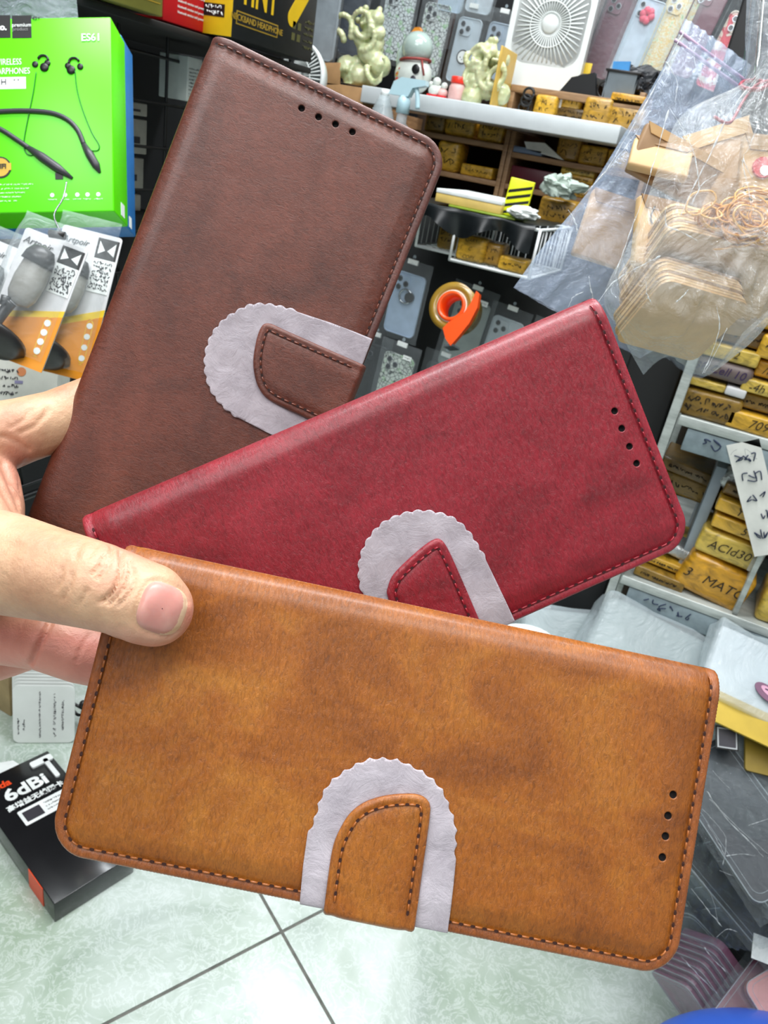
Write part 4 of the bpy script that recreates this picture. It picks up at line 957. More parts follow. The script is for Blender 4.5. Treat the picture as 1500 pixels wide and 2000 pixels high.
# jade carvings: one continuous carved mass each
k = NT('jade'); n = k.noise(26, 5, .6); k.set(Base_Color=k.ramp(n, [(.3, lin((176, 184, 134))), (.7, lin((222, 224, 184)))]), Roughness=.28, Subsurface_Weight=.3, Subsurface_Scale=.01, Coat_Weight=.3); k.bump(k.noise(90, 5), .3, .004); JADE = k.m
def carving(mx, w, h, label, seed, jm=JADE):
    q = random.Random(seed); bm = bmesh.new()
    def ball(x, y, z, r): g = bmesh.ops.create_icosphere(bm, subdivisions=2, radius=r)['verts']; bmesh.ops.translate(bm, vec=(x, y, z), verts=g)
    for i in range(12): ball(q.uniform(-.32, .32) * w, h * (.08 + .50 * i / 12), q.uniform(-.12, .12) * w, w * (.22 - .006 * i))
    for i in range(9): ball(q.uniform(-.22, .26) * w, h * q.uniform(.55, .85), q.uniform(-.05, .15) * w, w * q.uniform(.10, .16))
    for i in range(7):     # curling branches and tails
        x = q.uniform(-.4, .4) * w; y = q.uniform(.1, .7) * h; a = q.uniform(0, 6)
        for j in range(14):
            ball(x, y, w * .22 + .02 * w * math.sin(j), w * (.062 - .002 * j)); x += math.cos(a) * w * .055; y += math.sin(a) * h * .05; a += q.uniform(.15, .45)
    for i in range(8): ball(q.uniform(-.3, .2) * w, h * q.uniform(.80, .97), .05 * w, w * .055)
    for v in bm.verts: v.co.x = max(-.5 * w, min(.5 * w, v.co.x)); v.co.y = max(0, min(h, v.co.y))
    me_ = remesh(bm, w * .016, 3, jm, 'carving'); o = bpy.data.objects.new('jade_figurine', me_); COL.objects.link(o); o.matrix_world = mx; tag(o, label, 'figurine'); return o
YF = 1.86
def onW(px, Y=YF): p = onY(px, 160, Y); return Vector((p.x, Y, zw + .0005))
s_ = 1.78 / F
carving(frame(onW(708), FW), 112 * s_, 138 * s_, 'pale green jade carving, left of the white gourd doll', 3)
carving(frame(onW(948), FW), 100 * s_, 112 * s_, 'pale green jade carving in front of the yellow board', 8)
# round white doll with a dome, red collar and dark eyes (generic ornament)
t = thing('round_doll', 'round white glazed doll with red rope collar between the jade carvings', 'ornament', frame(onW(805), FW)); GLZ = mat('white_glaze', (214, 220, 212), .15, coat=.8, var=.04); DOME = mat('celadon_glaze', (176, 194, 186), .12, coat=.9, var=.05)
q = MB(); q.ball((0, .040, 0), .046, GLZ, (1.02, .9, .8), 28, 18); q.obj('body', t)
q = MB(); q.ball((.0, .096, 0), .038, DOME, (1, .92, .9), 28, 18); q.obj('dome', t)
q = MB(); q.tube([Vector((.036 * math.cos(a), .070 + .004 * math.cos(a), .034 * math.sin(a))) for a in np.linspace(0, 2 * PI, 28, endpoint=False)], .0032, mat('red_rope', (136, 50, 44), .6, var=.3, sc=200), 8, True); q.tube([(.028, .07, .024), (.036, .055, .03), (.040, .04, .026)], .0025, mat('red_rope', (136, 50, 44), .6), 8); q.obj('rope_collar', t)
q = MB(); q.ball((.020, .050, .034), .0105, BK, (1, 1, .35), 16, 10); q.obj('eye', t)
q = MB(); q.ball((.018, .030, .036), .007, GR2, (1, 1, .3), 16, 10); q.obj('eye', t)
q = MB()
for i in range(16): q.ball((-.030 + .010 * rnd.random() * 2.2, .018 + .035 * rnd.random(), .030), .0035, mat('red_glaze', (176, 60, 52), .3) if i % 2 else GOLD, (1, 1, .5), 8, 6)
q.obj('painted_flowers', t)
q = MB(); q.tube([(-.030, .10, -.01), (-.042, .08, -.01), (-.040, .05, 0)], [.014, .015, .008], DOME, 10); q.obj('ear', t)
q = MB(); q.prism([(-.022, .124), (.004, .130), (-.002, .138), (-.014, .136)], -.01, .004, mat('orange_glaze', (220, 140, 50), .3)); q.obj('orange_tuft', t)
# little pink and white figures, red-capped jar
PINK = mat('pink_clay', (224, 178, 172), .5, var=.1, sc=90)
for i, (px, s) in enumerate(((852, 1), (868, .8))):
    t = thing('small_figurine', ('small white seated figurine with red base right of the round doll', 'tiny pink figurine beside the red-capped jar')[i], 'figurine', frame(onW(px, YF - .02), FW)); q = MB(); q.ball((0, .013 * s, 0), .016 * s, PINK if i else GLZ, (1, .85, .8)); q.ball((.002, .032 * s, 0), .010 * s, GLZ); q.ball((-.012 * s, .026 * s, 0), .006 * s, GLZ); q.obj('figure', t); q = MB(); q.box(-.015 * s, .015 * s, 0, .005, -.01, .012, RED, .002); q.obj('red_base', t)
t = thing('capped_jar', 'pink jar with bright red cap in front of the second jade carving', 'jar', frame(onW(897, YF - .02), FW)); q = MB(); RX = Matrix.Rotation(-PI / 2, 4, 'X'); q.lathe([(.001, 0), (.019, 0), (.021, .006), (.021, .026), (.017, .034), (.001, .034)], PINK, 24, RX); q.obj('jar_body', t); q = MB(); q.lathe([(.001, .034), (.0185, .034), (.0195, .036), (.0195, .046), (.018, .048), (.001, .048)], mat('red_cap', (236, 60, 44), .3), 24, RX); q.obj('cap', t)
# fans
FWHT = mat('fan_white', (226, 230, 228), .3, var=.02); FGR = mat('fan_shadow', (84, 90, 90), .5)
def fan(mx, w, h, label, dome=False):
    t = thing('desk_fan', label, 'fan', mx); R = w * .43; cy = h * .54
    q = MB()
    if not dome: q.prism(rrect(-w / 2, w / 2, 0, h, w * .08, 5), -.045, -.004, FWHT, smooth=False); q.prism(rrect(-w / 2, w / 2, 0, h, w * .08, 6), -.004, 0, FWHT, holes=[rrect(-R, R, cy - R, cy + R, w * .2, 6)])
    else: q.lathe([(.001, -.03), (R * .8, -.03), (R, -.01), (R * 1.06, 0), (R, .004), (R * .9, -.003), (.001, -.02)], FWHT, 40, Matrix.Translation((0, cy, 0))); q.box(-.03, .03, 0, cy - R * .9, -.02, 0, FWHT, .004)
    q.obj('housing', t)
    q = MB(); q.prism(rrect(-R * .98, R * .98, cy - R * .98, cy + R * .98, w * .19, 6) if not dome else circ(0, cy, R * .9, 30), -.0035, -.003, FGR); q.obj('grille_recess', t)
    q = MB(); n = 44
    for i in range(n):
        a = 2 * PI * i / n; c_, s__ = math.cos(a), math.sin(a); e = 1 if dome else min(1.18, 1 / max(abs(c_), abs(s__)))
        z_ = .010 if dome else .003
        q.tube([(c_ * R * .2, cy + s__ * R * .2, z_), (c_ * R * .6, cy + s__ * R * .6, z_ * .8), (c_ * R * .93 * e, cy + s__ * R * .93 * e, .0)], R * .022, FWHT, 4)
    for r in (.3, .56): q.tube([(R * r * math.cos(a), cy + R * r * math.sin(a), .003 if not dome else .009) for a in np.linspace(0, 2 * PI, 36, endpoint=False)], R * .018, FWHT, 5, True)
    q.obj('grille', t)
    q = MB(); q.lathe([(.001, 0), (R * .24, 0), (R * .23, .006), (R * .18, .009), (.001, .010)], FWHT, 28, Matrix.Translation((0, cy, 0))); q.obj('hub', t)
    q = MB()
    if not dome:
        for i in range(3): q.lathe([(.001, 0), (.0045, 0), (.0045, .003), (.001, .003)], FGR, 12, Matrix.Translation((-.02 + .02 * i, h * .985 - .004, -.01)) @ Matrix.Rotation(-PI / 2, 4, 'X'))
        q.obj('button', t, label='three grey buttons on the top edge')
    else: q.bm.free()
    return t
sf = 1.86 / F
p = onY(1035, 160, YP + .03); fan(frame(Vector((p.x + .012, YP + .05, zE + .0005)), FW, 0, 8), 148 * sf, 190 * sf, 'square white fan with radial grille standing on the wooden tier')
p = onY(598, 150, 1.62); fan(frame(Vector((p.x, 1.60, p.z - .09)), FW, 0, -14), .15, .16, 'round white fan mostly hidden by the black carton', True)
# kraft box carrying the round fan, left of the white board
KR = mat('kraft_board', (168, 128, 84), .65, var=.12, sc=40)
p0 = onY(660, 165, YW); t = thing('kraft_carton', 'open brown kraft carton left of the white board, under the round fan', 'box', frame(Vector((xa - .075, YW + .02, zw - .16)), FW)); MB().box(-.20, .072, 0, .155, -.22, 0, KR, .001).obj('carton', t); MB().box(-.20, .02, .152, .20, -.003, 0, KR, .001, mx=Matrix.Rotation(.12, 4, 'Z')).obj('flap', t)
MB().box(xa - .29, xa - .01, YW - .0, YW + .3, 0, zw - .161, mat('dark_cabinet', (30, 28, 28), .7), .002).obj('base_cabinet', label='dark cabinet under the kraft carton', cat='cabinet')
# ------------------------------------------------------------------ wire basket rack, tape dispenser, hanging cases
YB = 1.45
bz1, bz0 = onY(950, 432, YB).z, onY(950, 528, YB).z; bx0, bx1 = onY(885, 470, YB).x, onY(1030, 470, YB).x
bzm = .5 * (onY(885, 515, YB).z + onY(1015, 533, YB).z)
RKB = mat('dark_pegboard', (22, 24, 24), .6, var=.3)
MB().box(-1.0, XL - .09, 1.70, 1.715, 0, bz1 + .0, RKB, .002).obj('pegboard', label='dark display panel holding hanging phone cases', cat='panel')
t = thing('wire_basket', 'white wire basket holding three yellow packs', 'basket', Matrix.Translation((0, 0, 0)))
q = MB(); W0, W1 = bx0, bx1 + .02; D0, D1 = YB, 1.69
for z_ in (bzm, bz1 + .004): q.tube(catmull([Vector((W0, D0, z_)), Vector((W1, D0, z_)), Vector((W1, D1, z_)), Vector((W0, D1, z_))], 1, True), .003, WIRE, 8, True)
for x_, y_ in ((W0, D0), (W1, D0), (W0, D1), (W1, D1)): q.tube([(x_, y_, bzm), (x_, y_, bz1 + .004)], .003, WIRE, 8)
q.obj('frame', t)
q = MB()
for i in range(9): x_ = W0 + (W1 - W0) * (i + 1) / 10; q.tube([(x_, D0, bzm), (x_, D1, bzm), (x_, D1, bz1)], .0014, WIRE, 5)
for i in range(8): y_ = D0 + (D1 - D0) * (i + 1) / 9; q.tube([(W0, y_, bz1), (W0, y_, bzm), (W1, y_, bzm), (W1, y_, bz1)], .0014, WIRE, 5)
q.obj('wires', t)
t = dup(t, Matrix.Translation((-(W1 - W0) * .62, .06, .004)), 'white wire basket left of the one with yellow packs, partly behind the brown case')
pack(915, 498, 54, 44, YB + .015, bzm, 'yellow pack marked DARY C in the wire basket', 0, 'DARY\nC\nCOPY', d=.05, dz=.003, ts=.55); pack(955, 502, 44, 40, YB + .03, bzm, 'yellow pack in the middle of the wire basket', 2, None, d=.05, dz=.003); pack(1000, 515, 52, 24, YB + .012, bzm, 'low yellow pack at the open end of the wire basket', 0, None, d=.05, dz=.003)
pack(868, 480, 34, 44, YB + .09, bzm, 'brown pack in the left wire basket', 3, None, d=.05, dz=.006)
# black sheet draped over the basket tops
q = MB(); P = []; BCL = mat('black_film_sheet', (22, 26, 28), .3, var=.3, sc=30)
bxL = bx0 - .14
for j in range(13):
    row = []
    for i in range(41):
        u = i / 40; v = j / 12; x_ = bxL + (bx1 + .012 - bxL) * u
        if v < .5: row.append((x_, 1.68 - (1.68 - YB + .012) * v * 2, bz1 + .010 + .004 * noise.noise(Vector((u * 9, v * 5, 1)))))
        else: vv = (v - .5) * 2; row.append((x_, YB - .012 - .012 * math.sin(u * 22) * vv, bz1 + .010 - (.036 + .014 * math.sin(u * 13 + 1.2)) * vv))
    P.append(row)
q.grid(P, BCL); q.obj('black_sheet', label='black plastic sheet draped over the wire baskets', cat='sheet')
zs = bz1 + .0155
# note pad and papers on it
NY = YB + .01
p = onY(925, 398, NY); nw_ = 130 * depth(p) / F / .93
t = thing('note_pad', 'thick white and yellow note pad lying on the black sheet', 'note pad', frame(Vector((p.x - .012, NY, zs)), FW)); MB().box(-nw_ / 2, nw_ / 2, .0, .016, -.16, 0, mat('yellow_paper', (216, 186, 104), .6), .001).obj('yellow_sheets', t); MB().box(-nw_ / 2, nw_ / 2, .0162, .024, -.16, .001, mat('white_paper', (226, 230, 228), .6), .001).obj('white_cover', t)
MB().box(-nw_ / 2, nw_ / 2, 0, .004, -.15, .004, mat('lime_folder', (150, 176, 60), .4), .001).obj('folder', mx=frame(Vector((p.x + .02, NY, zs - .0045)), FW), label='lime green folder under the note pad', cat='folder')
def deco_c(q, w, h):
    for i in range(4): y0 = h * (.02 + i * .19); q.prism([(-w * .46, y0), (w * .46, y0 + .22 * h), (w * .46, y0 + .30 * h), (-w * .46, y0 + .08 * h)], 0, .0004, BK)
p = onY(1004, 372, NY - .01)
pbox('caution_box', 'yellow and black striped carton standing beside the note pad', 'box', frame(Vector((p.x, NY + .02, zs)), FW, -3, 14), .046, .066, .03, mat('fluo_yellow', (222, 226, 20), .4), deco_c)
def crumple(mx, w, h, d, m, label, name='crumpled_tissue', cat='tissue', seed=0, am=.35):
    bm = bmesh.new(); bmesh.ops.create_icosphere(bm, subdivisions=4, radius=1)
    for v in bm.verts:
        n_ = noise.turbulence_vector(v.co * 1.6 + Vector((seed, seed, 0)), 4, False); v.co = v.co * (1 + am * (n_.x)) + n_ * am * .5
        v.co = Vector((v.co.x * w / 2, max(0, h / 2 + v.co.y * h / 2), v.co.z * d / 2))
    me_ = bpy.data.meshes.new(name); bm.to_mesh(me_); bm.free(); me_.materials.append(m); o = bpy.data.objects.new(name, me_); COL.objects.link(o); o.matrix_world = mx; tag(o, label, cat); return o
p = onY(1022, 408, NY); crumple(frame(Vector((p.x, NY + .0, zs)), FW), .06, .022, .04, mat('white_paper', (226, 230, 228), .6), 'crumpled white paper in front of the striped carton', 'crumpled_paper', 'paper', 3)
p = onY(1092, 395, YP - .14); 
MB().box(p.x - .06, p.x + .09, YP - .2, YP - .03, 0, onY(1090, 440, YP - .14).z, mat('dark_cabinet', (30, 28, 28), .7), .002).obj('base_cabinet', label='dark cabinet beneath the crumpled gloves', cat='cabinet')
zg = onY(1090, 440, YP - .14).z + .001
pack(1085, 420, 70, 44, YP - .16, zg, 'yellow carton-like pack under the crumpled grey gloves', 2, None, d=.08); p = onY(1092, 395, YP - .16)
crumple(frame(Vector((p.x, YP - .19, zg + .055)), FW), .075, .045, .05, mat('pale_green_glove', (176, 190, 180), .5), 'crumpled pale grey-green gloves on the yellow pack', 'crumpled_glove', 'glove', 9, .6)
# tape dispenser
DEP = 1.36; sd = DEP / F
t = thing('tape_dispenser', 'orange handheld dispenser holding a wide roll of brown packing tape', 'tape dispenser', frame(at(882, 598, DEP), FC, 0, -24))
R0 = 47 * sd
TAPE = mat('brown_packing_tape', (150, 118, 44), .25, coat=.4, var=.12, sc=40); ORNG = mat('orange_plastic', (236, 82, 22), .3, var=.05); CORE = mat('card_core', (214, 202, 186), .6)
q = MB(); 
q.lathe([(R0 * .66, -.048), (R0, -.048), (R0, 0), (R0 * .66, 0), (R0 * .66, -.048)], TAPE, 48); q.obj('tape_roll', t)
q = MB(); q.lathe([(R0 * .60, -.049), (R0 * .67, -.049), (R0 * .67, .001), (R0 * .60, .001), (R0 * .60, -.049)], CORE, 48); q.obj('cardboard_core', t)
q = MB(); q.lathe([(R0 * .50, -.045), (R0 * .60, -.045), (R0 * .62, .004), (R0 * .48, .004), (R0 * .50, -.045)], ORNG, 48); q.obj('hub_ring', t)
q = MB(); q.prism([(x * sd, -y * sd) for x, y in ((14, 26), (30, 18), (44, 0), (54, -20), (60, -14), (56, 12), (40, 40), (20, 62), (2, 80), (-8, 66), (-14, 44), (-2, 34))], .0, .012, ORNG); q.obj('cutter_arm', t)
q = MB(); q.box(-14 * sd, 6 * sd, -80 * sd, -76 * sd, -.03, .010, CHR); q.obj('blade', t)
tag(MB().tube([at(882, 560, DEP + .02), at(884, 556, DEP + .36)], .003, CHR, 6).obj('display_hook'), 'steel hook carrying the orange tape dispenser', 'hook')
# phone cases in clear pouches
def cprint(kind, base):
    nm = 'case_%s_%d_%d_%d' % ((kind,) + base)
    if nm in _mc: return _mc[nm]
    k = NT(nm); b0 = lin(base)
    if kind == 'doodle':
        v = k.add('ShaderNodeTexVoronoi'); v.feature = 'DISTANCE_TO_EDGE'; v.inputs['Scale'].default_value = 110; k.link(k.tc.outputs['Object'], v.inputs['Vector']); c = k.ramp(v.outputs[0], [(.03, lin((30, 34, 40))), (.08, b0)])
        n_ = k.noise(40, 3); c = k.mix(k.ramp(n_, [(.55, (0, 0, 0, 1)), (.62, (.6, .6, .6, 1))]), c, lin((150, 206, 140)))
    elif kind == 'floral': c = k.ramp(k.noise(70, 4, .6, None, 1), [(.45, b0), (.52, lin((226, 190, 110))), (.58, lin((236, 238, 220))), (.68, lin((150, 190, 120)))])
    elif kind == 'berry': c = k.ramp(k.noise(48, 2, .4, None, .6), [(.44, b0), (.5, lin((196, 34, 56))), (.62, lin((220, 70, 90)))])
    else: c = k.ramp(k.noise(30, 4), [(.3, tuple(x * .8 for x in b0[:3]) + (1,)), (.7, b0)])
    k.set(Base_Color=c, Roughness=.3, Coat_Weight=.4); _mc[nm] = k.m; return k.m
LENS = mat('lens_dark', (16, 16, 22), .1, coat=1); RIMM = mat('lens_rim', (196, 200, 206), .2, .8)
def casepack(mx, label, base=(200, 210, 220), kind='plain', w=.085, h=.172, face=None, film_=None, seed=0, lens=3, lab=False, ring=False, cat='phone case', grp='phone cases in clear pouches', cam_=True, tab=True):
    t = thing('phone_case_pack', label, cat, mx, grp); m = cprint(kind, base)
    q = MB(); cw, ch = w * .86, h * .86
    q.prism(rrect(-cw / 2, cw / 2, -h * .97, -h * .97 + ch, .010, 5), -.009, -.001, m); cs = q.obj('phone_case', t)
    q = MB(); q.tube([Vector((x, y, 0)) for x, y in rrect(-cw / 2, cw / 2, -h * .97, -h * .97 + ch, .010, 5)], .0016, m, 6, True); q.obj('raised_rim', cs)
    yt = -h * .97 + ch
    if cam_:
        q = MB(); q.prism(rrect(-cw * .42, -cw * .42 + .034, yt - .040, yt - .006, .008, 5), -.001, .0015, m)
        for i, (x, y) in enumerate([(.009, -.012), (.009, -.030), (.025, -.021)][:lens]): 
            q.prism(circ(-cw * .42 + x, yt - .002 + y, .0066, 16), .001, .0026, RIMM); q.prism(circ(-cw * .42 + x, yt - .002 + y, .0050, 16), .002, .0032, LENS)
        q.obj('camera_window', cs)
    if face == 'cat':
        q = MB(); q.prism(circ(0, -h * .62, cw * .26, 24), 0, .0008, BK); q.prism(circ(0, -h * .62, cw * .21, 24), 0, .0012, WH); q.prism(circ(-.006, -h * .63, .0016, 8), 0, .0016, BK); q.prism(circ(.006, -h * .63, .0016, 8), 0, .0016, BK); q.prism(circ(0, -h * .655, .0014, 8), 0, .0016, BK); q.obj('round_face_print', cs)
    if face == 'flower':
        q = MB()
        for i in range(6): q.ball((.010 * math.cos(i), -h * .28 + .010 * math.sin(i), .004), .009, mat('pink_petal', (222, 88, 112), .5), (1, 1, .4), 8, 6)
        q.obj('flower_charm', cs)
    if ring:
        q = MB(); q.tube([(.015 * math.cos(a), -h * .42 + .015 * math.sin(a), .003) for a in np.linspace(0, 2 * PI, 20, endpoint=False)], .0022, CHR, 6, True); q.prism(circ(.010, -h * .42, .011, 20), 0, .006, DPL); q.obj('finger_ring', cs)
    q = MB(); P = []
    for j in range(17):
        v = j / 16; row = []
        for i in range(11):
            u = i / 10; b_ = (max(0, math.sin(PI * u)) ** .5) * (max(0, math.sin(PI * min(1, v * 1.02))) ** .5)
            row.append((w * (u - .5) * 1.16, .012 - (h + .02) * v, .002 + .007 * b_ + .003 * noise.noise(Vector((u * 5, v * 8, seed)))))
        P.append(row)
    q.grid(P, film_ or CLR); q.obj('clear_pouch', t)
    if tab: q = MB(); q.box(-.012, .012, .004, .014, -.0004, .004, WH); q.prism(circ(0, .02, .004, 10), 0, .0008, CLRH); q.obj('hang_tab', t)
    if lab: q = MB(); q.box(w * .14, w * .38, -h * .12, -h * .06, .010, .0106, WH); scribble(q, w * .16, w * .36, -h * .09, .004, GR2, .0108, seed, t=.0003); q.obj('price_label', t)
    return t
PB = 2.12
def cp(px, pytop, Y, roll, label, **kw): return casepack(frame(onY(px, pytop, Y), FW, roll, kw.pop('yaw', 0), kw.pop('pitch', 0)), label, seed=px % 17, **kw)
cp(648, -60, 2.0, -2, 'silvery case in bright pouch left of the first jade carving', base=(170, 180, 188), h=.21)
cp(600, -60, 2.1, -2, 'charcoal case beside the black carton edge', base=(70, 74, 80), h=.2)
cp(706, -70, 2.05, -2, 'dark navy phone case hanging above the jade carving', base=(34, 44, 62), h=.21, w=.08)
cp(760, -85, 2.18, -2, 'black phone case between the navy and doodle ones', base=(24, 26, 30), h=.22, w=.07)
cp(790, -40, PB, -3, 'doodle-patterned phone case hanging behind the round doll', base=(214, 224, 226), kind='doodle', h=.19, w=.10)
cp(862, -10, PB, -4, 'doodle-patterned phone case right of the first doodle one', base=(206, 214, 214), kind='doodle', h=.19)
cp(925, 20, PB, -4, 'pale phone case with round face print, left of the fan', base=(190, 204, 214), face='cat', h=.17, w=.075)
cp(985, 30, PB, -5, 'grey-blue phone case with round face print touching the fan', base=(172, 188, 204), face='cat', h=.17, w=.072)
cp(888, -60, 2.19, -4, 'rose-brown phone case behind the second doodle one', base=(150, 128, 124), h=.24, w=.07)
cp(905, -100, PB, -5, 'pale blue phone case at the top edge left of the fan', base=(186, 204, 220), h=.14, w=.08)
cp(960, -90, PB, -5, 'pale phone case at the top edge above the face prints', base=(196, 206, 214), h=.13, w=.08)
cp(1168, -40, PB, -8, 'taupe phone case hanging first right of the fan', base=(140, 128, 128), h=.20, w=.080)
cp(1228, -30, PB, -9, 'mauve phone case hanging second right of the fan', base=(120, 84, 96), h=.20, w=.078)
cp(1286, -20, PB, -10, 'white phone case with pink flower charm above the glasses', base=(206, 220, 234), face='flower', h=.19, w=.078, lens=2)
cp(1350, -30, PB, -10, 'cream floral phone case hanging above the clear bag', base=(226, 220, 196), kind='floral', h=.20, w=.082)
cp(1412, -50, PB, -11, 'wine-mauve phone case beside the cream floral one', base=(118, 66, 82), h=.21, w=.080)
cp(1470, 10, PB, -12, 'cream phone case with red berries at the right end of the row', base=(232, 222, 206), kind='berry', h=.18, w=.080)
q = MB(); q.tube([(onY(640, -110, 2.14).x, 2.14, onY(900, -60, 2.14).z), (onY(1500, 0, 2.14).x, 2.14, onY(900, -60, 2.14).z)], .006, BLK, 8); tag(q.obj('hanging_rail'), 'black rail along the back wall carrying the phone cases', 'rail')
p = onY(1500, 80, 2.05); MB().box(p.x, p.x + .22, 2.05, 2.10, 0, 2.2, mat('black_post', (12, 12, 13), .6), .003).obj('black_post', label='wide black upright right of the hanging phone cases', cat='post')
# centre rack
YH = 1.64
cp(806, 520, YH - .10, -3, 'blue-white phone case with ring grip left of the tape dispenser', base=(176, 196, 220), ring=True, h=.155, w=.085)
cp(932, 570, YH, -6, 'pale grey case in clear pouch right of the tape dispenser', base=(148, 158, 154), kind='plain', h=.19, w=.095, lab=True)
cp(1000, 610, YH + .02, -6, 'silvery case half hidden behind the red case', base=(196, 206, 212), h=.16, w=.085)
cp(785, 680, YH - .12, -4, 'white patterned case low between the brown and red cases', base=(206, 214, 206), kind='doodle', h=.16, w=.085, lab=True, film_=CLR)
cp(735, 660, YH, -3, 'dark case behind the brown case edge', base=(60, 60, 62), h=.16)
cp(1085, 640, YH + .02, -6, 'grey case behind the clear zip bag corner', base=(120, 130, 134), h=.16, w=.085)
cp(870, 700, YH + .0, -4, 'smoke grey case under the tape dispenser', base=(70, 76, 76), h=.16, w=.09)
# things on the tier right of the fan
p = onY(1145, 165, YP + .03)
t = thing('eyeglasses', 'pair of dark-framed glasses lying on the tier right of the fan', 'glasses', frame(Vector((p.x + .02, YP + .03, zE + .0005)), FW, -6)); 
for s_2 in (-1, 1):
    q = MB(); q.tube([(s_2 * .028 + .022 * math.cos(a), .020 + .018 * math.sin(a), 0) for a in np.linspace(0, 2 * PI, 22, endpoint=False)], .0022, DPL, 6, True); q.obj('rim', t)
    q = MB(); q.tube([(s_2 * .05, .028, 0), (s_2 * .055, .03, -.05), (s_2 * .052, .012, -.10)], .002, DPL, 6); q.obj('temple', t)
q = MB(); q.prism([(-.05, .0), (.035, -.0), (.02, .045), (-.03, .03)], -.02, .0, BLK); p = onY(1135, 175, YP + .0); q.obj('black_cloth', mx=frame(Vector((p.x, YP + .005, zE + .0005)), FW), label='folded black cloth at the foot of the fan', cat='cloth')
q = MB(); p = onY(1120, 140, YP + .1); q.box(-.035, .035, 0, .075, -.004, 0, mat('yellow_card', (236, 200, 40), .45), .0005); q.obj('yellow_card', mx=frame(Vector((p.x, YP + .12, zE + .0005)), FW), label='yellow card standing behind the fan', cat='card')
p = onY(1205, 190, YP + .02)
t = thing('plastic_basket', 'small grey plastic basket of odds and ends at the tier end', 'basket', frame(Vector((p.x, YP + .02, zE + .0005)), FW)); GB = mat('grey_basket', (108, 118, 124), .4); 
q = MB(); q.prism([(-.030, 0), (.030, 0), (.036, .055), (-.036, .055)], -.002, 0, GB); q.prism([(-.030, 0), (.030, 0), (.036, .055), (-.036, .055)], -.072, -.070, GB); q.box(-.035, -.032, 0, .055, -.07, 0, GB); q.box(.032, .035, 0, .055, -.07, 0, GB); q.obj('basket_body', t); q = MB(); q.box(-.04, .04, .053, .058, -.075, .004, DPL, .001); q.obj('basket_rim', t)
MB().box(-.028, .010, .0, .074, -.01, 0, mat('blue_label_card', (70, 150, 214), .4)).obj('blue_card', mx=frame(Vector((p.x, YP + .05, zE + .006)), FW, 6), label='blue card sticking out of the grey basket', cat='card')
crumple(frame(Vector((p.x + .045, YP + .05, zE + .001)), FW), .06, .06, .05, mat('dark_plastic_film', (40, 42, 46), .3), 'crumpled dark film right of the grey basket', 'crumpled_film', 'film', 5, .5)
crumple(frame(Vector((p.x + .02, YP + .12, zE + .001)), FW), .15, .085, .05, mat('dark_plastic_film', (40, 42, 46), .3), 'black pouch pile behind the grey basket', 'black_pouch', 'pouch', 12, .4)
# spray bottle and ribbed bottle below the white board
t = thing('spray_bottle', 'clear spray bottle with pale blue trigger head below the white board', 'bottle', frame(onY(775, 290, YW - .08), FW)); LB = mat('pale_blue_plastic', (190, 222, 232), .25, var=.03)
pz = onY(775, 190, YW - .08).z - onY(775, 290, YW - .08).z
q = MB(); q.lathe([(.001, -.10), (.032, -.10), (.034, -.03), (.030, .04), (.012, pz - .05), (.012, pz - .02), (.001, pz - .02)], CLRH, 28, RX); q.obj('bottle_body', t)
q = MB(); q.lathe([(.001, pz - .03), (.015, pz - .03), (.015, pz - .004), (.010, pz + .006), (.001, pz + .006)], LB, 24, RX); q.prism([(-.036, pz + .004), (-.028, pz + .030), (-.010, pz + .040), (.048, pz + .040), (.050, pz + .030), (.02, pz + .022), (.012, pz + .004)], -.010, .010, LB); q.obj('spray_head', t)
q = MB(); q.tube(catmull([(.022, pz + .026, 0), (.030, pz + .012, 0), (.036, pz - .016, 0)], 5), .0055, LB, 8); q.obj('trigger', t)
t = thing('ribbed_bottle', 'clear bottle with ribbed shoulder left of the spray bottle', 'bottle', frame(onY(735, 300, YW - .08), FW)); pz2 = onY(735, 185, YW - .08).z - onY(735, 300, YW - .08).z
q = MB(); pr = [(.001, -.1), (.036, -.1)]
for i in range(9): pr += [(.036 - .0024 * i, pz2 - .055 + .006 * i - .003), (.033 - .0024 * i, pz2 - .055 + .006 * i)]
q.lathe(pr + [(.012, pz2), (.001, pz2)], film('clear_bottle', (220, 232, 236), .4, .08, 20, .1), 28, RX); q.obj('bottle_body', t); q = MB(); q.lathe([(.001, pz2 - .002), (.0095, pz2 - .002), (.009, pz2 + .014), (.001, pz2 + .014)], WH, 20, RX); q.obj('cap', t)
pb_ = onY(760, 290, YW - .08)
MB().box(pb_.x - .12, pb_.x + .08, YW - .16, YW - .005, 0, pb_.z - .1, mat('dark_cabinet', (30, 28, 28), .7), .002).obj('base_cabinet', label='dark cabinet under the spray bottle', cat='cabinet')
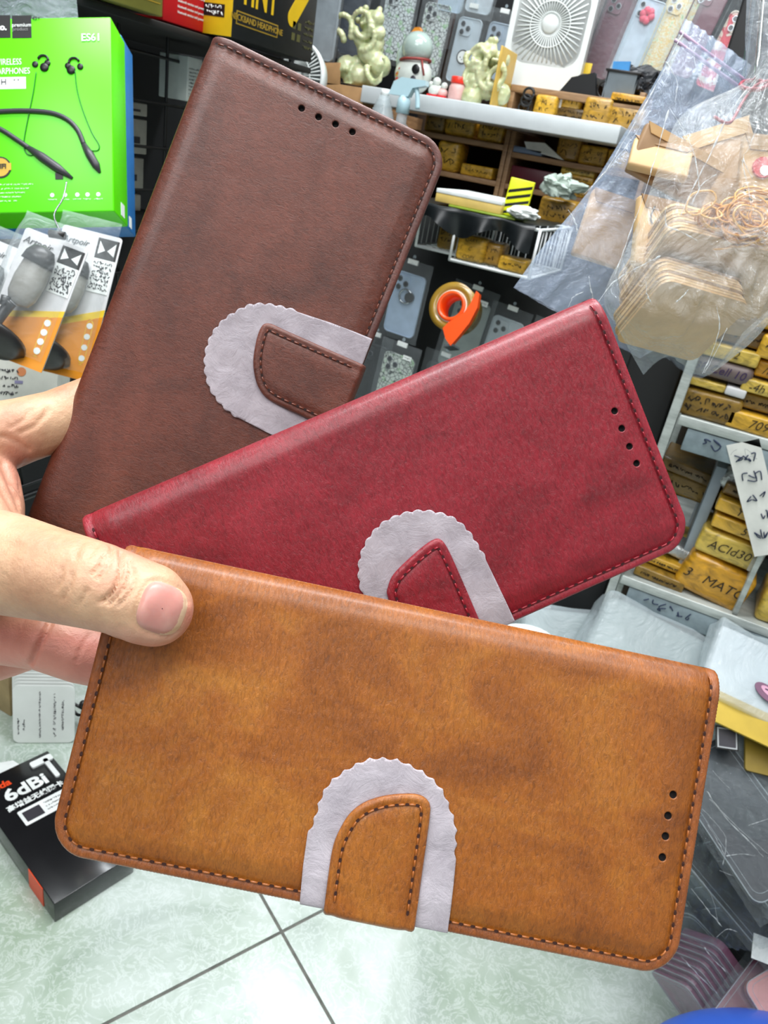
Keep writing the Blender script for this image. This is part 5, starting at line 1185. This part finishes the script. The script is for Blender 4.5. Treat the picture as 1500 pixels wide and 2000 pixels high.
# ------------------------------------------------------------------ clear bags with kraft paper, upper right
def sheet(rows, m, name, nu=40, nv=48, am=.004, sc=14, seed=0, parent=None, off=0, fold=.5, **tags):
    """bag wall through rows of (px, py, depth), crumpled with sharp creases"""
    R_ = [[at(*c) for c in r] for r in rows]
    def cm(P, t):
        n = len(P) - 1; x = t * n; i = min(int(x), n - 1); f = x - i
        a, b, c, d = P[max(i - 1, 0)], P[i], P[i + 1], P[min(i + 2, n)]
        return .5 * ((2 * b) + (c - a) * f + (2 * a - 5 * b + 4 * c - d) * f * f + (3 * b - a - 3 * c + d) * f ** 3)
    P = []
    for j in range(nv + 1):
        v = j / nv; row = []
        for i in range(nu + 1):
            u = i / nu; p = cm([cm(r, u) for r in R_], v)
            n_ = 1 - abs(noise.noise(Vector((u * sc * .5, v * sc * .3, seed)))) * 2.2; n2 = noise.noise(Vector((u * sc * 1.4, v * sc * .8, seed + 5)))
            e = min(1, 5 * min(u, 1 - u)) * .8 + .2
            row.append(p - CZ * (off * (math.sin(PI * u) ** .6 if 0 < u < 1 else 0) * min(1, v * 4, (1 - v) * 5 + .15) + am * (n_ * fold + n2 * .6) * e))
        P.append(row)
    q = MB(); q.grid(P, m); inv = parent.matrix_world.inverted() if parent is not None else None
    if inv is not None: bmesh.ops.transform(q.bm, matrix=inv, verts=q.bm.verts)
    return q.obj(name, parent, recalc=False, **tags)
BAGF = film('bag_film', (196, 214, 240), .24, .10, 30, .55, .9); BAGB = film('bag_film_back', (196, 210, 232), .16, .14, 30, .5, .6)
BAG2 = film('bag_film_front', (220, 224, 224), .17, .07, 34, .7, 1)
TIE = mat('pinkish_zip', (176, 150, 176), .4)
A_rows = [[(1338, 36), (1400, 80), (1468, 128)], [(1300, 122), (1372, 158), (1446, 196)], [(1232, 240), (1330, 270), (1452, 330)], [(1150, 372), (1265, 410), (1440, 480)], [(1062, 480), (1200, 530), (1390, 610)], [(1003, 562), (1110, 622), (1250, 700)]]
ta = thing('zip_bag', 'clear zip bag with one kraft envelope, rear one of the two hanging bags', 'plastic bag', Matrix.Translation(at(1330, 300, .50)))
bpy.context.view_layer.update()
sheet([[(x, y, .475) for x, y in r] for r in A_rows], BAGF, 'front_film', off=.012, seed=1, parent=ta, am=.003, fold=.35)
sheet([[(x, y, .505) for x, y in r] for r in A_rows], BAGB, 'back_film', off=-.010, seed=7, parent=ta, am=.003, fold=.35)
q = MB(); 
for k_ in (0, 1): q.tube(catmull([at(1328 - 10 * k_, 62 + 16 * k_, .472), at(1388 - 8 * k_, 108 + 16 * k_, .470), at(1456 - 6 * k_, 158 + 16 * k_, .472)], 6), .0012, TIE, 6)
bmesh.ops.transform(q.bm, matrix=ta.matrix_world.inverted(), verts=q.bm.verts); q.obj('zip_strip', ta)
B_rows = [[(1462, -150), (1540, -160), (1640, -150), (1740, -140)], [(1456, 60), (1500, 40), (1560, 40), (1640, 50)], [(1448, 168), (1466, 160), (1482, 162), (1500, 170)], [(1335, 222), (1410, 268), (1500, 300), (1640, 290)], [(1292, 310), (1390, 380), (1500, 420), (1680, 420)],
          [(1240, 450), (1360, 500), (1500, 520), (1670, 520)], [(1180, 575), (1330, 600), (1460, 600), (1600, 560)], [(1205, 640), (1300, 668), (1420, 690), (1510, 600)], [(1256, 732), (1300, 700), (1372, 738), (1450, 650)]]
DB = [.43, .43, .43, .415, .405, .395, .39, .395, .41]
tb = thing('plastic_bag', 'tied clear bag of kraft envelopes and rubber bands, front one of the hanging bags', 'plastic bag', Matrix.Translation(at(1400, 400, .43)))
bpy.context.view_layer.update()
sheet([[(x, y, d_) for x, y in r] for r, d_ in zip(B_rows, DB)], BAG2, 'front_film', 60, 80, off=.022, seed=3, parent=tb, am=.005, sc=18, fold=.5)
sheet([[(x, y, d_ + .02 + .035 * (d_ < .42)) for x, y in r] for r, d_ in zip(B_rows, DB)], BAGB, 'back_film', 50, 60, off=-.012, seed=13, parent=tb, am=.004, sc=16, fold=.5)
q = MB(); q.tube(catmull([at(1395, 228, .405), at(1425, 240, .402), at(1450, 200, .415), at(1475, 168, .422), at(1500, 158, .425)], 6), .0009, mat('red_string', (150, 40, 60), .5), 6)
q.tube([at(1472 + 26 * math.cos(a), 166 + 9 * math.sin(a), .428 - .012 * math.sin(a)) for a in np.linspace(0, 2 * PI, 16, endpoint=False)], .0012, mat('red_string', (150, 40, 60), .5), 6, True)
bmesh.ops.transform(q.bm, matrix=tb.matrix_world.inverted(), verts=q.bm.verts); q.obj('red_tie', tb)
hk = MB().tube(catmull([at(1476, 166, .436), at(1500, -120, .44), at(1520, -320, .46)], 4), .0016, CHR, 6).tube(catmull([at(1452, 150, .49), at(1480, -60, .47), at(1520, -320, .46)], 4), .0016, CHR, 6); tag(hk.obj('hanging_wire'), 'thin wire from which the two clear bags hang', 'wire')
KRM = {}
def kraft(i):
    c = [(196, 158, 108), (178, 142, 98), (206, 172, 124), (150, 118, 84)][i % 4]; return mat('kraft_%d' % (i % 4), c, .6, var=.12, sc=60)
def envelope(px, py, d_, w, h, roll, pitch, yaw, i, label, th=.006):
    t = thing('kraft_envelope', label, 'envelope', frame(at(px, py, d_), FC, roll, yaw, pitch), None); q = MB(); q.box(-w / 2, w / 2, -h / 2, h / 2, -th, 0, kraft(i), .0015); q.obj('paper_body', t)
    q = MB(); q.prism([(-w / 2, h / 2), (w / 2, h / 2), (w / 2 - .004, h * .32), (-w / 2 + .004, h * .32)], .0001, .0008, kraft(i + 1)); q.obj('flap', t); return t
envelope(1186, 446, .487, .033, .043, -17, 10, 0, 0, 'small square kraft envelope inside the rear zip bag', .008)
envelope(1292, 305, .445, .036, .022, -18, -20, 0, 2, 'pale kraft envelope at the top of the front bag')
envelope(1330, 330, .452, .062, .030, -22, 10, 8, 3, 'wide brown kraft envelope high in the front bag')
envelope(1420, 330, .455, .040, .055, 14, 0, -10, 1, 'upright kraft envelope behind the rubber bands')
t = envelope(1290, 455, .432, .030, .040, -6, 0, 14, 2, 'kraft envelope with inked drawing in the middle of the front bag')
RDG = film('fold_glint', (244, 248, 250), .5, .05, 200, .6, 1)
def glint_ridges(parent, lst, d_):  # thin white tubes modelled in place of bright glints along film folds
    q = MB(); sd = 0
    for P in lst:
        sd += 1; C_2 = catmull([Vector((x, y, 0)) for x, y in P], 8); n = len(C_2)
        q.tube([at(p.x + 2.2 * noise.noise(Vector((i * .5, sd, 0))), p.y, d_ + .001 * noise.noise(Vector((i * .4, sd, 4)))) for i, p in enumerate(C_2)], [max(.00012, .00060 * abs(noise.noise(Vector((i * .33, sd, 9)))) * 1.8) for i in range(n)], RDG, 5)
    bmesh.ops.transform(q.bm, matrix=parent.matrix_world.inverted(), verts=q.bm.verts); q.obj('glint_ridge', parent, label='white tubes imitating glints on the crumpled film')
glint_ridges(tb, [[(1458, 175), (1420, 230), (1388, 300), (1352, 370), (1330, 420)], [(1308, 212), (1340, 262), (1358, 310), (1366, 370)], [(1306, 214), (1282, 300), (1258, 380), (1225, 470), (1200, 540)], [(1400, 340), (1372, 360), (1350, 400)], [(1448, 312), (1460, 360), (1468, 402)], [(1300, 410), (1302, 440), (1330, 452), (1362, 470)], [(1168, 590), (1200, 550), (1250, 520), (1290, 500)], [(1262, 550), (1264, 575), (1272, 590)], [(1345, 565), (1332, 580), (1320, 590)], [(1400, 600), (1405, 640), (1390, 690), (1372, 730)], [(1478, 250), (1462, 290), (1452, 310), (1470, 350)], [(1420, 640), (1402, 680), (1376, 728)]], .385)
glint_ridges(ta, [[(1336, 60), (1290, 150), (1240, 240), (1180, 340)], [(1352, 90), (1362, 140), (1372, 170)], [(1300, 120), (1322, 160), (1318, 200)], [(1270, 215), (1235, 270), (1195, 320), (1150, 372)], [(1215, 300), (1180, 340), (1140, 380)], [(1110, 410), (1122, 430), (1128, 455)], [(1150, 540), (1155, 570), (1165, 600)], [(1110, 600), (1120, 580), (1140, 570)]], .462)
q = MB()
for P in ([(-.006, -.016), (-.002, 0), (.004, .012)], [(-.002, 0), (-.008, .006), (-.006, .014)], [(-.004, -.008), (.004, -.004), (.008, -.010)], [(.002, .006), (.009, .008), (.006, .016)]): q.tube(catmull([Vector((*p, .0012)) for p in P], 5), .0006, INK, 5)
q.obj('ink_drawing', t)
t = envelope(1500, 350, .428, .032, .050, -6, 0, 0, 0, 'kraft envelope with red print at the picture edge')
q = MB(); q.prism(circ(-.004, .006, .006, 16), 0, .0014, mat('red_print', (206, 40, 56), .4)); q.prism(circ(-.003, .004, .003, 12), 0, .0018, WH); q.tube(catmull([Vector(p) for p in ((-.014, -.006, .0012), (-.008, -.014, .0012), (.002, -.012, .0012), (.006, -.02, .0012))], 5), .0005, INK, 5); q.obj('red_stamp', t)
def stack(px, py, d_, w, h, roll, pitch, yaw, n, label, th=.0022):
    t = thing('kraft_bundle', label, 'paper bundle', frame(at(px, py, d_), FC, roll, yaw, pitch), None)
    for i in range(n):
        q = MB(); o_ = rnd.uniform(-.0012, .0012); q.prism(rrect(-w / 2 + o_, w / 2 + o_, -h / 2 - abs(o_), h / 2, h * .12, 4), -th * (i + .86), -th * i, kraft((0, 2, 0, 3, 2)[i % 5])); q.obj('kraft_sheet', t)
    return t
stack(1392, 560, .435, .088, .062, -20, 60, -8, 10, 'thick bundle of kraft envelopes across the middle of the front bag')
stack(1328, 630, .430, .056, .050, -22, 60, -6, 9, 'lower bundle of kraft envelopes in the bottom of the front bag')
q = MB(); c0 = at(1436, 434, .408); RB = mat('amber_rubber', (206, 136, 20), .35, var=.12); RB2 = mat('pale_rubber', (220, 158, 40), .35)
for i in range(46):
    cx, cy = rnd.gauss(0, .006) + (.003 if i % 3 else -.011), rnd.gauss(0, .003); R_ = rnd.uniform(.010, .0165) if i % 3 else rnd.uniform(.006, .010); e = rnd.uniform(.5, .85); a0 = rnd.uniform(0, 6); tz = rnd.uniform(-.5, .5); z0 = rnd.uniform(-.008, .008)
    pts = []
    for a in np.linspace(0, 2 * PI, 26, endpoint=False):
        x, y = R_ * math.cos(a), R_ * e * math.sin(a) * (1 + .12 * math.sin(3 * a + i)); pts.append(c0 + CX * (cx + x * math.cos(a0) - y * math.sin(a0)) + CY * (cy + x * math.sin(a0) * .7 + y * math.cos(a0)) + CZ * (z0 + tz * x))
    q.tube(pts, .00065, (RB, RB2)[i % 2], 5, True)
q.obj('rubber_bands', label='tangled coil of amber rubber bands in the front clear bag', cat='rubber bands', kind='stuff')
# ------------------------------------------------------------------ lower right: bags and piles under the shelf
GREYF = film('milky_film', (206, 218, 222), .36, .14, 26, .6)
p1 = onZ(1290, 1290, .42)
MILK = mat('milky_inner', (142, 154, 154), .5, var=.2, sc=14, bump=.5)
def puffy(mx, w, h, d, label, inner=MILK, seed=0, name='clear_bag_parcel', fm=None, deco=None):
    t = thing(name, label, 'parcel', mx)
    q = MB(); q.box(-w / 2, w / 2, 0, h, -d, 0, inner, min(w, h, d) * .2, 4)
    q.obj('contents', t)
    q = MB(); q.box(-w / 2 - .006, w / 2 + .006, -.0, h + .006, -d - .004, .005, fm or GREYF, min(w, h, d) * .2, 4); bmesh.ops.subdivide_edges(q.bm, edges=q.bm.edges[:], cuts=2, use_grid_fill=True)
    for v in q.bm.verts: v.co += Vector((noise.noise(v.co * 30 + Vector((seed, 0, 0))), noise.noise(v.co * 30 + Vector((0, seed, 0))), noise.noise(v.co * 30 + Vector((0, 0, seed))))) * .006
    q.obj('film_bag', t)
    if deco: q = MB(); deco(q, w, h); q.obj('printing', t)
    return t
def ppx(px, py, d_): return at(px, py, d_)
FX = (Vector((.93, .10, -.36)).normalized(),)
def tilt(px, py, d_, roll=0, pitch=0, yaw=0): return frame(at(px, py, d_), FC, roll, yaw, pitch)
puffy(tilt(1262, 1340, .86, -28, -20), .155, .085, .06, 'milky plastic parcel squeezed under the lower metal shelf', seed=2)
puffy(tilt(1100, 1265, .95, -6, -20), .10, .05, .05, 'small grey plastic parcel between the red and tan cases', seed=5)
puffy(tilt(1040, 1250, 1.02, -10, -10), .09, .07, .05, 'dark film parcel behind the red case lower edge', mat('dark_plastic_film', (40, 42, 46), .3), 8)
q = MB(); q.lathe([(.001, 0), (.045, 0), (.05, .008), (.046, .012), (.001, .01)], WH, 28, Matrix.Rotation(-1.1, 4, 'X')); q.obj('white_dish', mx=tilt(1018, 1276, .92), label='rim of a white dish peeking above the tan case', cat='dish')
def logo(q, w, h): q.prism(circ(.0, h * .35, .016, 24, .008), .006, .0068, mat('mauve_print', (120, 84, 108), .5), mx=Matrix.Rotation(-.3, 4, 'Z')); q.prism(circ(.0, h * .37, .010, 20, .004), .006, .0074, mat('pink_print', (206, 156, 180), .5), mx=Matrix.Rotation(-.3, 4, 'Z')); [scribble(q, .004 + .002 * i, .020, h * .34 + .004 * i, .006, mat('violet_ink', (56, 36, 76), .5), .008, i, t=.0005) for i in range(2)]
puffy(tilt(1466, 1396, .80, -27, -25), .11, .085, .02, 'white plastic-wrapped parcel with mauve logo right of the tan case', mat('white_inner', (206, 214, 220), .4), 9, deco=logo)
OL = mat('olive_envelope', (196, 166, 60), .5, var=.15, sc=20)
for (a_, w, h, m_, lab) in ((tilt(1466, 1434, .790, -27, -25), .13, .03, OL, 'olive yellow envelope under the white parcel with mauve logo'), (tilt(1512, 1510, .795, -14, -30), .060, .045, mat('dark_olive_envelope', (132, 110, 30), .5, var=.2), 'dark olive envelope at the picture edge below the yellow one')):
    MB().prism(rrect(-w / 2, w / 2, -.004, h, .003), -.004, 0, m_).obj('mailing_envelope', mx=a_, label=lab, cat='envelope')
# piles of packaged cases
GLS = mat('dark_navy_case', (24, 31, 42), .5, coat=0, var=.2, sc=30); BK2 = mat('gloss_black_case', (12, 13, 16), .5, coat=0, var=.3); GRC = mat('smoke_grey_case', (44, 52, 56), .5, coat=0, var=.2)
CLRD = film('glossy_clear', (225, 235, 240), .05, .05, 90, 1, .9, .22)
def lying(mx, w, h, m, label, seed=0, grp='packaged cases in the lower right pile'):
    t = thing('phone_case_pack', label, 'phone case', mx, grp)
    q = MB(); q.prism(rrect(-w * .44, w * .44, -h * .95, -h * .05, .010, 5), -.009, 0, m); cs = q.obj('phone_case', t)
    q = MB(); q.tube([Vector((x, y, 0)) for x, y in rrect(-w * .44, w * .44, -h * .95, -h * .05, .010, 5)], .0006, SEAM, 5, True); q.tube([Vector((x, y, .0002)) for x, y in rrect(-w * .38, w * .38, -h * .91, -h * .09, .008, 5)], .0003, SEAM, 5, True); q.obj('clear_seam', cs)
    q = MB(); P = [[(w * (i / 10 - .5) * 1.12, .006 - (h + .014) * j / 14, .0035 + .004 * math.sin(PI * i / 10) + .004 * noise.noise(Vector((i * .7, j * .9, seed)))) for i in range(11)] for j in range(15)]
    q.grid(P, CLRD); q.obj('clear_pouch', t); return t
SEAM = film('seam_film', (210, 222, 230), .45, .06, 200, .4, 1)
def tilt2(px, py, d_, roll, yaw, pitch=0): return frame(at(px, py, d_), FC, roll) @ Matrix.Rotation(math.radians(yaw), 4, 'Y') @ Matrix.Rotation(math.radians(pitch), 4, 'X')
PW = mat('print_window', (150, 156, 160), .4)
t = lying(tilt(1345, 1450, .83, 27, -38, -8), .090, .17, GLS, 'navy case pack at the top of the pile beside the tan case', 1)
t = lying(tilt(1455, 1440, .84, 33, -36), .085, .16, GLS, 'navy case pack second from the tan case, top of the pile', 2)
t = lying(tilt(1385, 1520, .815, 30, -34), .085, .16, GRC, 'smoky case pack with clear seams in the middle of the pile', 3)
t = lying(tilt(1330, 1580, .84, 36, -30), .085, .17, BK2, 'black case pack against the tan case right edge', 4)
t = lying(tilt(1480, 1560, .80, 24, -40), .088, .16, GLS, 'navy case pack at the picture edge, middle of the pile', 5)
for i, (x, y, d_, r_, m_) in enumerate(((1440, 1660, .83, 78, BK2), (1450, 1700, .835, 84, GRC), (1440, 1740, .84, 74, BK2), (1455, 1780, .845, 68, BK2), (1400, 1700, .85, 40, GRC), (1380, 1780, .86, 48, BK2))):
    lying(tilt2(x - 75, y - 18 + 2 * i, d_ - .012 + .006 * i, r_ + 2, -58, -8), .075, .15, m_, ('black case pack lying crosswise, first below the clear seams', 'smoky case pack lying crosswise under the first black one', 'black case pack lying crosswise, third layer down', 'black case pack at the bottom of the crosswise layers', 'smoky case pack standing against the crosswise layers', 'black case pack low beside the maroon packs')[i], 10 + i)
MAU = mat('mauve_case', (132, 88, 112), .35, coat=.4, var=.15, sc=50); PKC = mat('dusty_pink_case', (196, 140, 138), .4, var=.06); WIN = mat('wine_case', (92, 24, 52), .3, coat=.5, var=.2)
for i in range(8):
    x = 1352 - i * 8; y = 1822 + i * 11
    lying(tilt2(x, y, .845 + .004 * i, 46, -66, -12), .080, .15, MAU, 'mauve case pack in the slanting stack below the tan case, %s' % ('topmost', 'second from the top', 'third from the top', 'fourth from the top', 'fifth from the top', 'sixth from the top', 'second from the bottom', 'lowest')[i], 30 + i)
lying(tilt(1560, 1880, .79, -50, -40), .075, .15, WIN, 'wine red case pack lying above the dusty pink one', 50)
lying(tilt(1500, 1880, .78, 24, -36), .085, .10, PKC, 'dusty pink case pack at the lower right edge', 51)
q = MB(); q.box(-.016, .016, -.012, .012, 0, .001, WH); q.obj('white_sticker', mx=tilt(1500, 1858, .77, -20, -30), label='white sticker on the wine red pack at the picture edge', cat='sticker')
q = MB(); q.box(-.012, .012, -.012, .012, -.001, 0, BK); q.box(-.0105, .0105, -.0105, .0105, 0, .0006, mat('silver_print', (170, 174, 176), .4)); q.box(-.009, .009, -.009, .009, 0, .001, GR2); q.obj('square_label', mx=tilt(1420, 1442, .80, -8, -20), label='small dark square label on film above the navy cases', cat='label')
puffy(tilt(1440, 1480, .825, -14, -20), .045, .03, .02, 'little clear film bundle right of the square label', mat('smoke_inner', (110, 116, 118), .4), 21)
MB().box(.27, .9, .76, YR + .02, 0, .09, mat('brown_pile_carton', (70, 62, 58), .7, var=.2), .004).obj('floor_carton', label='low carton on the floor under the piled case packs', cat='box')
tf = thing('glint_film', 'crumpled clear film added over the navy and black case packs for glints', 'film', Matrix.Translation(at(1430, 1650, .775)))  # film sheet added over the pile to give it glints
bpy.context.view_layer.update()
FL3 = film('loose_film', (215, 228, 234), .05, .04, 60, 1, 1, .35)
sheet([[(1372, 1478, .79), (1440, 1500, .77), (1530, 1540, .76)], [(1345, 1600, .79), (1430, 1620, .77), (1540, 1640, .755)], [(1325, 1720, .79), (1420, 1740, .775), (1540, 1760, .76)], [(1330, 1830, .80), (1400, 1850, .785), (1500, 1850, .77)]], FL3, 'film_sheet', 60, 60, am=.008, sc=22, seed=17, parent=tf, fold=.7)
glint_ridges(tf, [[(1380, 1545), (1420, 1600), (1470, 1650), (1505, 1690)], [(1372, 1580), (1400, 1610), (1418, 1640), (1412, 1690)], [(1418, 1672), (1450, 1668), (1475, 1672)], [(1382, 1610), (1400, 1640), (1416, 1672)], [(1345, 1690), (1370, 1720), (1390, 1750), (1402, 1800)], [(1350, 1735), (1385, 1780), (1410, 1810)], [(1405, 1700), (1440, 1712), (1470, 1706)], [(1400, 1830), (1420, 1815), (1440, 1820)], [(1480, 1690), (1495, 1702), (1508, 1712)], [(1462, 1612), (1480, 1606), (1505, 1598)], [(1392, 1505), (1405, 1520), (1425, 1540)], [(1385, 1560), (1440, 1615), (1500, 1668)], [(1375, 1850), (1392, 1872), (1420, 1900)], [(1330, 1868), (1360, 1900), (1400, 1940)]], .752)
BLU = mat('blue_plastic', (62, 106, 216), .35, var=.05)
q = MB(); q.ball((0, 0, 0), .085, BLU, (1.25, .5, .8), 32, 20); q.tube(catmull([Vector(p) for p in ((-.095, .012, .02), (-.05, .040, .03), (.0, .045, .035), (.06, .038, .03), (.1, .01, .02))], 5), .004, BLU, 8)
q.obj('plastic_bag', mx=tilt(1452, 2092, .72, 4), label='bright blue plastic bag at the bottom right corner', cat='bag')
# ------------------------------------------------------------------ light
def area(name, loc, tgt, size, power, col=(1, 1, 1), sy=None):
    l = bpy.data.lights.new(name, 'AREA'); l.energy = power; l.size = size; l.color = col
    if sy: l.shape = 'RECTANGLE'; l.size_y = sy
    o = bpy.data.objects.new(name, l); COL.objects.link(o); o.location = loc
    o.rotation_euler = (Vector(tgt) - Vector(loc)).to_track_quat('-Z', 'Y').to_euler(); return o
area('ceiling_or_fill_light', (-.5, .68, 2.5), (-.4, .6, 0), 1.3, 34, (.93, .97, 1), .5)
area('ceiling_or_fill_light', (.5, -.2, 2.55), (.3, -.1, 0), 1.2, 20, (1, .98, .95), .5)
area('ceiling_or_fill_light', (-.4, -1.0, 2.2), (-.1, .3, .9), 1.2, 21, (.96, .98, 1), .8)  # unseen fill light added behind the camera
area('ceiling_or_fill_light', (-.42, .50, 2.3), (-.1, .1, .9), 1.4, 16, (.96, .98, 1), .07)  # narrow tube added for highlights on the case spines and glints on film
area('ceiling_or_fill_light', (-.3, 1.75, 2.5), (-.3, 1.9, 0), 1.6, 26, (.92, .97, 1), .12)  # extra light added to brighten the back wall
w = bpy.data.worlds.new('w'); scene.world = w; w.use_nodes = True
w.node_tree.nodes['Background'].inputs[0].default_value = (.85, .92, 1, 1); w.node_tree.nodes['Background'].inputs[1].default_value = .35
scene.view_settings.view_transform = 'Standard'; scene.view_settings.look = 'None'
scene.cycles.max_bounces = 8; scene.cycles.transparent_max_bounces = 24; scene.cycles.caustics_reflective = False; scene.cycles.caustics_refractive = False
